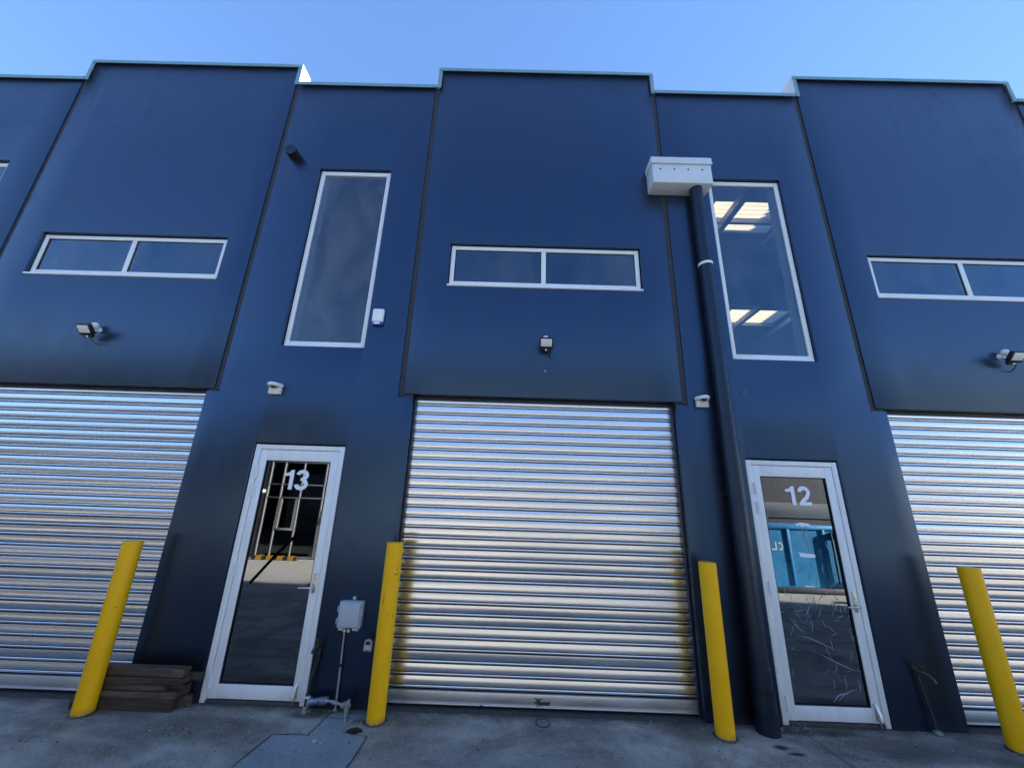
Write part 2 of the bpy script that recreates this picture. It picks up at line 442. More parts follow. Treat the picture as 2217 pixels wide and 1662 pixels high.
M['skylight'] = mt
mt, n, l, p = new_mat("clear_plastic_crease")
p.inputs['Base Color'].default_value = (0.5, 0.55, 0.6, 1); p.inputs['Roughness'].default_value = 0.15
p.inputs['Specular IOR Level'].default_value = 1.0; p.inputs['Alpha'].default_value = 0.55
M['crease'] = mt
mt, n, l, p = new_mat("translucent_black_strip")
n.remove(p)
tr = n.new('ShaderNodeBsdfTransparent'); tr.inputs[0].default_value = (0.30, 0.27, 0.24, 1)
df = n.new('ShaderNodeBsdfDiffuse'); df.inputs[0].default_value = (0.012, 0.012, 0.014, 1)
ms = n.new('ShaderNodeMixShader'); ms.inputs[0].default_value = 0.25
l.new(tr.outputs[0], ms.inputs[1]); l.new(df.outputs[0], ms.inputs[2]); l.new(ms.outputs[0], n['Material Output'].inputs['Surface'])
M['strip'] = mt

# ------------------------------------------------------------------ mesh helpers
class MB:
    """collects shapes and links them as ONE mesh object"""
    def __init__(self):
        self.bm = bmesh.new()
    def _tag(self, faces, mi):
        for f in faces:
            f.material_index = mi
    def box(self, x0, x1, y0, y1, z0, z1, bev=0.0, mi=0, rot=None, seg=2):
        t = bmesh.new()
        bmesh.ops.create_cube(t, size=1.0)
        bmesh.ops.scale(t, vec=(x1 - x0, y1 - y0, z1 - z0), verts=t.verts)
        if bev > 0:
            bmesh.ops.bevel(t, geom=list(t.edges), offset=bev, segments=seg, affect='EDGES', profile=0.5)
        if rot is not None:
            bmesh.ops.transform(t, matrix=rot, verts=t.verts)
        bmesh.ops.translate(t, vec=((x0 + x1) / 2, (y0 + y1) / 2, (z0 + z1) / 2), verts=t.verts)
        self.merge(t, mi)
        return self
    def merge(self, t, mi=0):
        vm = {v: self.bm.verts.new(v.co) for v in t.verts}
        for f in t.faces:
            try:
                nf = self.bm.faces.new([vm[v] for v in f.verts])
                nf.material_index = mi
            except ValueError:
                pass
        t.free()
    def tube(self, pts, rad, seg=16, mi=0, caps=True):
        pts = [Vector(p) for p in pts]
        if not hasattr(rad, '__len__'):
            rad = [rad] * len(pts)
        rings = []
        prev = None
        for i, p in enumerate(pts):
            a = pts[max(0, i - 1)]; b = pts[min(len(pts) - 1, i + 1)]
            if i in (0, len(pts) - 1) or (pts[i] - a).length < 1e-7 or (b - pts[i]).length < 1e-7:
                d = (b - a).normalized()
            else:
                d = ((p - a).normalized() + (b - p).normalized()).normalized()
            if prev is None:
                u = d.orthogonal().normalized()
            else:
                u = (prev - d * prev.dot(d)).normalized()
            prev = u
            w = d.cross(u)
            rings.append([self.bm.verts.new(p + (u * math.cos(2 * PI * k / seg) + w * math.sin(2 * PI * k / seg)) * rad[i]) for k in range(seg)])
        for r0, r1 in zip(rings, rings[1:]):
            for k in range(seg):
                f = self.bm.faces.new((r0[k], r0[(k + 1) % seg], r1[(k + 1) % seg], r1[k])); f.material_index = mi
        if caps:
            f = self.bm.faces.new(rings[0][::-1]); f.material_index = mi
            f = self.bm.faces.new(rings[-1]); f.material_index = mi
        return self
    def prism(self, poly, y0, y1, mi=0, plane='xz'):
        """polygon in a plane, extruded along the third axis"""
        def P(a, b, c):
            return (a, c, b) if plane == 'xz' else ((a, b, c) if plane == 'xy' else (c, a, b))
        A = [self.bm.verts.new(P(a, b, y0)) for a, b in poly]
        B = [self.bm.verts.new(P(a, b, y1)) for a, b in poly]
        n_ = len(poly)
        fs = [self.bm.faces.new(A), self.bm.faces.new(B[::-1])]
        for k in range(n_):
            fs.append(self.bm.faces.new((A[k], B[k], B[(k + 1) % n_], A[(k + 1) % n_])))
        self._tag(fs, mi)
        return self
    def stroke(self, pts, w, y0, y1, mi=0, plane='xz', closed=False):
        """a band of constant width along a polyline, extruded"""
        pts = [Vector(p) for p in pts]
        L, Rr = [], []
        for i, p in enumerate(pts):
            a = pts[max(0, i - 1)]; b = pts[min(len(pts) - 1, i + 1)]
            d1 = (p - a).normalized() if i else (b - p).normalized()
            d2 = (b - p).normalized() if i < len(pts) - 1 else d1
            nn = Vector((-(d1 + d2).y, (d1 + d2).x)).normalized()
            k = max(0.35, nn.dot(Vector((-d1.y, d1.x))))
            L.append(p + nn * w / 2 / k); Rr.append(p - nn * w / 2 / k)
        for i in range(len(pts) - 1):
            self.prism([tuple(L[i]), tuple(L[i + 1]), tuple(Rr[i + 1]), tuple(Rr[i])], y0, y1, mi, plane)
        return self
    def sphere(self, c, r, seg=16, scale=(1, 1, 1), mi=0):
        t = bmesh.new()
        bmesh.ops.create_uvsphere(t, u_segments=seg, v_segments=max(6, seg // 2), radius=r)
        bmesh.ops.scale(t, vec=scale, verts=t.verts)
        bmesh.ops.translate(t, vec=c, verts=t.verts)
        self.merge(t, mi)
        return self
    def build(self, name, mats, parent=None, loc=None, angle=32, recalc=True, dbl=0.0):
        if dbl:
            bmesh.ops.remove_doubles(self.bm, verts=self.bm.verts, dist=dbl)
        if recalc:
            bmesh.ops.recalc_face_normals(self.bm, faces=self.bm.faces)
        me = bpy.data.meshes.new(name)
        o = bpy.data.objects.new(name, me)
        off = Vector(loc) if loc is not None else Vector((0, 0, 0))
        if parent is not None:
            w = parent
            tot = Vector((0, 0, 0))
            while w is not None:
                tot += w.location; w = w.parent
            if loc is None:
                bmesh.ops.translate(self.bm, vec=-tot, verts=self.bm.verts)
            else:
                bmesh.ops.translate(self.bm, vec=-off, verts=self.bm.verts)
                off = off - tot
        elif loc is not None:
            bmesh.ops.translate(self.bm, vec=-off, verts=self.bm.verts)
        for f in self.bm.faces:
            f.smooth = True
        self.bm.to_mesh(me); self.bm.free()
        me.set_sharp_from_angle(angle=R(angle))
        for mm in (mats if isinstance(mats, (list, tuple)) else [mats]):
            me.materials.append(mm)
        col.objects.link(o)
        o.location = off
        if parent is not None:
            o.parent = parent
        return o

def tag(o, label=None, cat=None, group=None, kind=None):
    if label: o['label'] = label
    if cat: o['category'] = cat
    if group: o['group'] = group
    if kind: o['kind'] = kind
    return o

def thing(name, loc, label, cat, group=None):
    o = bpy.data.objects.new(name, None)
    o.empty_display_size = 0.1
    col.objects.link(o)
    o.location = loc
    return tag(o, label, cat, group)

def copy_tree(o, parent=None):
    c = o.copy()
    col.objects.link(c)
    if parent is not None:
        c.parent = parent
    for ch in list(o.children):
        copy_tree(ch, c)
    return c

# ------------------------------------------------------------------ measures
BAY = 4.776
GZ = -0.022
T = 0.16                                   # precast panel thickness
ZL, ZH = 6.947, 7.265                      # low and high parapet
def grid_panel(xs, zs, solid, y0, y1, name, mat, parent, bev=0.009):
    """wall slab with openings: cells of a grid, outline edges bevelled"""
    bm = bmesh.new()
    V = {}
    def v(i, j, y):
        k = (i, j, y)
        if k not in V:
            V[k] = bm.verts.new((xs[i], y, zs[j]))
        return V[k]
    nx, nz = len(xs) - 1, len(zs) - 1
    S = [[solid((xs[i] + xs[i + 1]) / 2, (zs[j] + zs[j + 1]) / 2) for j in range(nz)] for i in range(nx)]
    g = lambda i, j: 0 <= i < nx and 0 <= j < nz and S[i][j]
    for i in range(nx):
        for j in range(nz):
            if not S[i][j]:
                continue
            bm.faces.new((v(i, j, y0), v(i + 1, j, y0), v(i + 1, j + 1, y0), v(i, j + 1, y0)))
            bm.faces.new((v(i, j, y1), v(i, j + 1, y1), v(i + 1, j + 1, y1), v(i + 1, j, y1)))
            if not g(i - 1, j): bm.faces.new((v(i, j, y0), v(i, j + 1, y0), v(i, j + 1, y1), v(i, j, y1)))
            if not g(i + 1, j): bm.faces.new((v(i + 1, j, y0), v(i + 1, j, y1), v(i + 1, j + 1, y1), v(i + 1, j + 1, y0)))
            if not g(i, j - 1): bm.faces.new((v(i, j, y0), v(i, j, y1), v(i + 1, j, y1), v(i + 1, j, y0)))
            if not g(i, j + 1): bm.faces.new((v(i, j + 1, y0), v(i + 1, j + 1, y0), v(i + 1, j + 1, y1), v(i, j + 1, y1)))
    bmesh.ops.recalc_face_normals(bm, faces=bm.faces)
    ed = [e for e in bm.edges if len(e.link_faces) == 2 and e.calc_face_angle() > 0.6]
    bmesh.ops.bevel(bm, geom=ed, offset=bev, segments=2, affect='EDGES', profile=0.5)
    b = MB(); b.bm.free(); b.bm = bm
    return b.build(name, mat, parent, angle=40)

# ------------------------------------------------------------------ the ground
def ground():
    b = MB()
    hx0, hx1, hy0, hy1 = -1.19, -1.04, -0.345, -0.225
    xs = [-400, -12, hx0, hx1, 12, 400]
    ys = [-400, -12, hy0, hy1, 0.05, 400]
    V = {}
    def v(i, j):
        if (i, j) not in V:
            V[(i, j)] = b.bm.verts.new((xs[i], ys[j], GZ))
        return V[(i, j)]
    for i in range(5):
        for j in range(5):
            if i == 2 and j == 2:
                continue
            b.bm.faces.new((v(i, j), v(i + 1, j), v(i + 1, j + 1), v(i, j + 1)))
    # the broken hole beside the bollard: ragged rim filling the square, then a pit
    N = 40
    cx, cy = (hx0 + hx1) / 2, (hy0 + hy1) / 2
    rim_o, rim_i, low = [], [], []
    for k in range(N):
        a = 2 * PI * k / N
        c, s = math.cos(a), math.sin(a)
        hw, hh = (hx1 - hx0) / 2, (hy1 - hy0) / 2
        q = min(hw / max(abs(c), 1e-6), hh / max(abs(s), 1e-6))
        rim_o.append(b.bm.verts.new((cx + c * q, cy + s * q, GZ)))
        r = 0.75 + 0.2 * random.random()
        ex, ey = c * hw * r * 0.95, s * hh * r * 0.9
        rim_i.append(b.bm.verts.new((cx + ex, cy + ey, GZ - 0.006 * random.random())))
        low.append(b.bm.verts.new((cx + ex * 0.8, cy + ey * 0.75, GZ - 0.10 - 0.04 * random.random())))
    cen = b.bm.verts.new((cx, cy, GZ - 0.12))
    for k in range(N):
        k2 = (k + 1) % N
        b.bm.faces.new((rim_o[k], rim_o[k2], rim_i[k2], rim_i[k]))
        f = b.bm.faces.new((rim_i[k], rim_i[k2], low[k2], low[k])); f.material_index = 1
        f = b.bm.faces.new((low[k], low[k2], cen)); f.material_index = 1
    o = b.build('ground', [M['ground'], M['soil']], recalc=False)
    tag(o, kind='structure')
    # smoother, bluer strip of concrete relaid over a trench
    b = MB()
    left = [(-1.385, -0.055), (-1.402, -0.20), (-1.415, -0.376), (-1.672, -0.383), (-1.715, -0.785), (-1.80, -1.6), (-1.95, -3.2)]
    right = [(-1.12, -3.2), (-1.06, -1.6), (-1.002, -0.746), (-0.991, -0.372), (-1.03, -0.366), (-1.10, -0.352), (-1.198, -0.33), (-1.205, -0.24), (-1.16, -0.19), (-1.10, -0.06)]
    b.bm.faces.new([b.bm.verts.new((x, y, GZ + 0.004)) for x, y in left + right])
    tag(b.build('concrete_patch', M['patch']), kind='structure')
    # dark open joints, each a narrow sunk band of filler
    def jag(pts, step=0.05, amp=0.004):
        out = []
        for (x0, y0), (x1, y1) in zip(pts, pts[1:]):
            n_ = max(1, int(math.hypot(x1 - x0, y1 - y0) / step))
            for k in range(n_):
                t = k / n_
                out.append((x0 + (x1 - x0) * t + random.uniform(-amp, amp), y0 + (y1 - y0) * t + random.uniform(-amp, amp)))
        out.append(pts[-1])
        return out
    b = MB()
    for pts, w in ((left, 0.008), ([(-0.991, -0.372), (-1.002, -0.746), (-1.06, -1.6), (-1.12, -3.2)], 0.008),
                   ([(-1.198, -0.33), (-1.10, -0.352), (-1.03, -0.366), (-0.991, -0.372)], 0.006),
                   ([(2.33, -0.10), (2.347, -0.165), (2.39, -0.539), (2.45, -1.2), (2.6, -3.2)], 0.006),
                   ([(-1.40, -0.13), (-1.30, -0.15), (-1.21, -0.14)], 0.005)):
        q = jag(pts)
        L = []
        for i, (x, y) in enumerate(q):
            a = q[max(0, i - 1)]; c = q[min(len(q) - 1, i + 1)]
            d = Vector((c[0] - a[0], c[1] - a[1])).normalized()
            ww = w * random.uniform(0.6, 1.3) / 2
            L.append((b.bm.verts.new((x - d.y * ww, y + d.x * ww, GZ + 0.008)), b.bm.verts.new((x + d.y * ww, y - d.x * ww, GZ + 0.008))))
        for p0, p1 in zip(L, L[1:]):
            b.bm.faces.new((p0[0], p0[1], p1[1], p1[0]))
    tag(b.build('pavement_joint', M['joint']), kind='structure')
ground()

# ------------------------------------------------------------------ the building
bld = thing('warehouse_building', (0.29, 0.0, 0.0), 'charcoal painted warehouse row with stepped pale-capped parapet and silver roller doors', 'building')

def rect_frame(b, x0, x1, z0, z1, w, y0, y1, wt=None, wb=None, bev=0.002, mi=0):
    """four members butted end to end"""
    wt = wt or w; wb = wb or w
    b.box(x0, x0 + w, y0, y1, z0, z1, bev, mi)
    b.box(x1 - w, x1, y0, y1, z0, z1, bev, mi)
    b.box(x0 + w + .0006, x1 - w - .0006, y0 + .0015, y1 - .0015, z1 - wt, z1 - .0008, bev, mi)
    b.box(x0 + w + .0006, x1 - w - .0006, y0 + .0015, y1 - .0015, z0 + .0008, z0 + wb, bev, mi)

NJ = 0.026                                  # half width of a panel joint
def narrow_panel(k):
    d = k * BAY
    a0, a1 = -3.152 + d, -1.033 + d         # full width below the lintel
    u0, u1 = -3.052 + NJ + d, -1.163 - NJ + d
    dx0, dx1, dz = -2.528 + d, -1.638 + d, 2.115
    tx0, tx1, tz0, tz1 = -2.497 + d, -1.613 + d, 3.145, 5.512
    xs = sorted({a0, u0, dx0, tx0, tx1, dx1, u1, a1})
    zs = sorted({-0.25, dz, 2.628, tz0, tz1, ZL - .03})
    def solid(x, z):
        if dx0 < x < dx1 and z < dz: return False
        if tx0 < x < tx1 and tz0 < z < tz1: return False
        if z > 2.628 and not (u0 < x < u1): return False
        return True
    grid_panel(xs, zs, solid, 0.0, T, 'wall_panel', M['wall'], bld)
    # tall fixed window
    x0, x1, z0, z1 = -2.487 + d, -1.623 + d, 3.155, 5.495
    b = MB()
    rect_frame(b, x0, x1, z0, z1, 0.046, 0.034, 0.088, 0.050, 0.055)
    w = b.build('window', M['white_frame'], bld)
    w['label'] = 'tall narrow fixed window in white frame'
    b = MB(); b.box(x0 + .046, x1 - .046, 0.052, 0.058, z0 + .055, z1 - .05)
    b.build('pane', M['win_dusty'] if k == 0 else M['win_glass'], w)
    b = MB(); b.box(x0 + .02, x1 - .02, 0.012, 0.060, z0 - .010, z0 - .0015)
    # ragged bead of old sealant below the sill on the near window
    if k == 0:
        for q in range(26):
            xx = x0 + .06 + q * .012
            b.box(xx, xx + random.uniform(.008, .016), 0.012, 0.020, z0 - .014 - random.random() * .014, z0 - .009, 0)
    b.build('sealant_bead', M['white_plastic'], w)
    # plaster reveals inside
    for q in ((tx0 - .001, tx0 + .012, tz0, tz1), (tx1 - .012, tx1 + .001, tz0, tz1), (tx0 + .013, tx1 - .013, tz0 - .002, tz0 + .012)):
        b = MB(); b.box(q[0], q[1], 0.09, 0.24, q[2], q[3]); b.build('reveal', M['reveal'], w)
    if k in (0, 1):
        make_door(d, k)
    else:
        make_door(d, k)

def digit_shape(b, ch, x0, z0, w, h, sw, y0, y1):
    X = lambda u: x0 + u * w
    Z = lambda u: z0 + u * h
    hs_ = sw / 2
    def arc(cx, cz, rx, rz, a0, a1, n_=22):
        return [(cx + rx * math.cos(R(a0 + (a1 - a0) * i / n_)), cz + rz * math.sin(R(a0 + (a1 - a0) * i / n_))) for i in range(n_ + 1)]
    if ch == '1':
        b.prism([(X(1), Z(0)), (X(1), Z(1)), (X(1) - sw * .72, Z(1)), (X(.50), Z(.90)), (X(.28), Z(.845)), (X(0), Z(.835)), (X(0), Z(.70)), (X(1) - sw, Z(.70)), (X(1) - sw, Z(0))], y0, y1)
    elif ch == '3':
        rt, rb = (h * .27 - hs_), (h * .295 - hs_)
        ct, cb = z0 + h * .735, z0 + h * .29
        cx = X(.49)
        rx = w * .5 - hs_
        b.stroke(arc(cx, ct, rx * .93, rt, 172, -72), sw, y0, y1)
        b.stroke(arc(cx, cb, rx, rb, 74, -172), sw, y0 + .0006, y1 - .0006)
        b.box(X(.40), X(.66), y0 - .0008, y1 + .0008, z0 + h * .535 - sw * .42, z0 + h * .535 + sw * .36)
    elif ch == '2':
        rt = h * .31 - hs_
        ct = z0 + h * .69
        cx = X(.5); rx = w * .5 - hs_
        pts = arc(cx, ct, rx, rt, 176, -28) + [(X(.66), Z(.40)), (X(.36), Z(.25)), (X(.20), Z(.10)), (X(.15), Z(.06))]
        b.stroke(pts, sw, y0, y1)
        b.box(X(.02), X(1), y0 - .0008, y1 + .0008, z0, z0 + sw * .92)
    elif ch == 'C':
        b.stroke(arc(X(.5), Z(.5), w * .5 - hs_, h * .5 - hs_, 45, 315), sw, y0, y1)
    elif ch == 'L':
        b.stroke([(X(.0) + hs_, Z(1)), (X(0) + hs_, Z(0))], sw, y0, y1)
        b.box(X(0) + sw, X(1), y0, y1, z0, z0 + sw)
    elif ch == 'E':
        b.stroke([(X(.0) + hs_, Z(1)), (X(0) + hs_, Z(0))], sw, y0, y1)
        for u in (0, .5, 1):
            zz = z0 + u * (h - sw)
            b.box(X(0) + sw, X(1) if u != .5 else X(.85), y0, y1, zz, zz + sw)

def make_door(d, k):
    fx0, fx1 = -2.520 + d, -1.646 + d
    # outer frame
    b = MB()
    b.box(fx0, fx0 + .050, 0.012, 0.112, -0.02, 2.100, .002)
    b.box(fx1 - .046, fx1, 0.012, 0.112, -0.02, 2.100, .002)
    b.box(fx0 + .0506, fx1 - .0466, 0.0135, 0.110, 2.056, 2.0992, .002)
    b.build('door_frame', M['door_white'], bld)
    # leaf
    lx0, lx1, lz0, lz1 = fx0 + .054, fx1 - .050, 0.010, 2.052
    gx0, gx1, gz0, gz1 = lx0 + .068, lx1 - .072, 0.112, 1.950
    b = MB()
    b.box(lx0, gx0, 0.020, 0.065, lz0, lz1, .002)
    b.box(gx1, lx1, 0.020, 0.065, lz0, lz1, .002)
    b.box(gx0 + .0006, gx1 - .0006, 0.0212, 0.0638, gz1, lz1 - .0008, .002)
    b.box(gx0 + .0006, gx1 - .0006, 0.0212, 0.0638, lz0 + .0008, gz0, .002)
    door = b.build('door', M['door_white'], bld)
    b = MB()
    rect_frame(b, gx0 + .0006, gx1 - .0006, gz0 + .0006, gz1 - .0006, .007, 0.026, 0.036, bev=0)
    b.build('glazing_bead', M['dark_gap'], door)
    b = MB(); b.box(gx0, gx1, 0.040, 0.046, gz0, gz1)
    b.build('pane', M['film_glass'] if k == 1 else M['door_glass'], door)
    # dark gap round the leaf and the threshold
    b = MB()
    b.box(fx0 + .050, fx0 + .054, 0.026, 0.06, 0.0, 2.056)
    b.box(fx1 - .050, fx1 - .046, 0.026, 0.06, 0.0, 2.056)
    b.box(fx0 + .0545, fx1 - .0505, 0.026, 0.06, 2.052, 2.0555)
    b.build('door_seal', M['dark_gap'], door)
    b = MB(); b.box(fx0 + .051, fx1 - .047, 0.004, 0.10, -0.03, 0.004, .002)
    b.build('threshold', M['slab'], bld)
    # hinges
    for zz in (1.83, 1.66, 0.98, 0.13):
        b = MB()
        b.tube([(fx0 + .052, 0.010, zz - .055), (fx0 + .052, 0.010, zz - .0185)], .0085, 10)
        b.tube([(fx0 + .052, 0.010, zz - .0175), (fx0 + .052, 0.010, zz + .0175)], .0085, 10)
        b.tube([(fx0 + .052, 0.010, zz + .0185), (fx0 + .052, 0.010, zz + .055)], .0085, 10)
        for s in (-1, 1):
            b.box(fx0 + .052 + s * .013 - .008, fx0 + .052 + s * .013 + .008, 0.010, 0.0115 if s < 0 else .0195, zz - .05, zz + .05)
            for q in (-.035, 0, .035):
                b.sphere((fx0 + .052 + s * .015, 0.0095, zz + q), .0035, 8, (1, .5, 1))
        b.build('hinge', M['white_frame'], door)
    # lever handle on a long plate
    hx = -1.733 + d
    b = MB()
    b.box(hx - .0135, hx + .0135, 0.012, 0.0195, 0.812, 0.975, .003)
    b.tube([(hx, 0.012, .925), (hx, 0.004, .925)], .009, 12)
    b.box(hx - .0018, hx + .0018, 0.0030, 0.0045, .920, .930)
    b.build('handle_plate', M['brass_plate'], door)
    b = MB()
    b.tube([(hx, 0.012, .862), (hx, -.030, .862)], .0095, 12)
    b.tube([(hx, -.030, .862), (hx - .012, -.042, .862), (hx - .035, -.046, .862), (hx - .095, -.044, .860), (hx - .112, -.038, .859)], [.0085, .0085, .008, .0075, .006], 12)
    b.build('handle', M['steel'], door)
    # foot bolt
    fx = -1.741 + d
    b = MB()
    b.box(fx - .016, fx + .016, 0.008, 0.0195, .030, .150, .003)
    b.prism([(.008, .140), (.008, .035), (-.030, .045), (-.022, .085)], fx - .010, fx + .012, plane='yz')
    b.tube([(fx, -.004, .05), (fx, -.004, -.012)], .006, 10)
    b.build('foot_bolt', M['steel'], door)
    # street number stuck on the glass
    if k == 0:
        b = MB()
        digit_shape(b, '1', -2.196, 1.683, .086, .182, .036, .0365, .0385)
        digit_shape(b, '3', -2.090, 1.680, .128, .188, .035, .0365, .0385)
        o = b.build('door_number', M['digit'], door); o['label'] = 'white number 13 on the glass'
        # black strap stuck slantwise across the glass
        b = MB()
        b.stroke([(-1.820, 1.452), (-2.00, 1.262), (-2.141, 1.101), (-2.322, .868)], .026, .0372, .0388)
        b.prism([(-2.322 + .010, .868 + .008), (-2.322 - .010, .868 - .008), (-2.345, .838)], .0372, .0388)
        b.build('black_strip', M['strip'], door)
    if k == 1:
        b = MB()
        digit_shape(b, '1', 2.606, 1.692, .088, .174, .036, .0335, .0355)
        digit_shape(b, '2', 2.722, 1.692, .118, .176, .035, .0335, .0355)
        o = b.build('door_number', M['digit'], door); o['label'] = 'white number 12 on the glass'
        # wrinkled clear film: raised creases that catch the light
        rng = random.Random(3)
        b = MB()
        def crease(x, z, ang, length, curl, w):
            pts = []
            n_ = 7
            for i in range(n_ + 1):
                pts.append((x, z)); ang += curl / n_ + rng.uniform(-.12, .12)
                x += math.cos(ang) * length / n_; z += math.sin(ang) * length / n_
            if all(gx0 + .01 < p[0] < gx1 - .01 and gz0 + .01 < p[1] < gz1 - .01 for p in pts):
                for i in range(n_):
                    ww = w * math.sin(PI * (i + .6) / (n_ + .2))
                    b.stroke(pts[i:i + 2], max(.0006, ww), .0352, .0372 + ww * .5)
        for q in range(115):
            zone = rng.random()
            if zone < .42: x, z = rng.uniform(gx0, gx1), rng.uniform(.72, 1.02)
            elif zone < .65: x, z = rng.uniform(gx0, gx1), rng.uniform(1.0, 1.55)
            elif zone < .80: x, z = rng.uniform(gx0, gx1), rng.uniform(1.7, 1.92)
            else: x, z = rng.uniform(gx0, gx1), rng.uniform(.15, .72)
            crease(x, z, rng.choice([-1.7, -1.4, .4, 1.2, 1.8, 2.6]) + rng.uniform(-.4, .4), rng.uniform(.03, .12), rng.uniform(-1.0, 1.0), rng.choice((.0010, .0014, .0018, .0026, .004)))
        crease(2.50, .62, -.1, .34, -.35, .006)
        crease(2.62, .50, -.5, .40, .35, .005)
        crease(2.46, .75, -1.2, .18, .5, .005)
        crease(2.72, .14, 1.1, .16, -1.2, .007)
        crease(2.76, .15, .9, .20, -1.2, .004)
        crease(2.74, 1.30, 1.57, .30, .1, .004)
        tag(b.build('film_crease', M['crease'], door), kind='stuff')
        # torn scraps of white backing tape on the film
        for poly in ([(2.645, 1.525), (2.70, 1.538), (2.77, 1.532), (2.79, 1.515), (2.74, 1.508), (2.66, 1.512)],
                     [(2.628, 1.280), (2.70, 1.272), (2.775, 1.268), (2.790, 1.252), (2.77, 1.240), (2.70, 1.238), (2.645, 1.244), (2.640, 1.262)],
                     [(2.635, 1.008), (2.725, 1.006), (2.730, .996), (2.65, .994)]):
            b = MB(); b.prism(poly, .0355, .0385); b.build('tape_scrap', M['digit'], door)

def wide_panel(k):
    d = k * BAY
    u0, u1 = -1.163 + NJ + d, 1.724 - NJ + d
    wx0, wx1, wz0, wz1 = -.795 + d, 1.387 + d, 3.912, 4.474
    xs = sorted({u0, wx0, wx1, u1})
    zs = sorted({2.655, wz0, wz1, ZH - .03})
    grid_panel(xs, zs, lambda x, z: not (wx0 < x < wx1 and wz0 < z < wz1), 0.0, T, 'wall_panel', M['wall'], bld)
    # two-light strip window with a wider sill
    x0, x1, z0, z1 = -.783 + d, 1.375 + d, 3.926, 4.459
    xm = .282 + d
    b = MB()
    rect_frame(b, x0, x1, z0 + .012, z1, 0.046, 0.034, 0.088, .044, .058)
    b.box(xm - .026, xm + .026, 0.0365, 0.083, z0 + .0705, z1 - .0445, .002)
    w = b.build('window', M['white_frame'], bld)
    w['label'] = 'wide low two-pane window in white frame'
    b = MB(); b.box(x0 - .014, x1 + .014, -.008, 0.060, z0 - .010, z0 + .011, .003)
    b.build('sill', M['white_frame'], w)
    for p0, p1 in ((x0 + .046, xm - .026), (xm + .026, x1 - .046)):
        b = MB(); b.box(p0, p1, 0.052, 0.058, z0 + .07, z1 - .044)
        b.build('pane', M['win_glass'], w)
        b = MB()
        rect_frame(b, p0 + .0006, p1 - .0006, z0 + .0706, z1 - .0446, .006, .044, .051, bev=0)
        b.build('glazing_bead', M['dark_gap'], w)
    for q in ((wx0 - .001, wx0 + .012), (wx1 - .012, wx1 + .001)):
        b = MB(); b.box(q[0], q[1], .09, .24, wz0, wz1); b.build('reveal', M['reveal'], w)

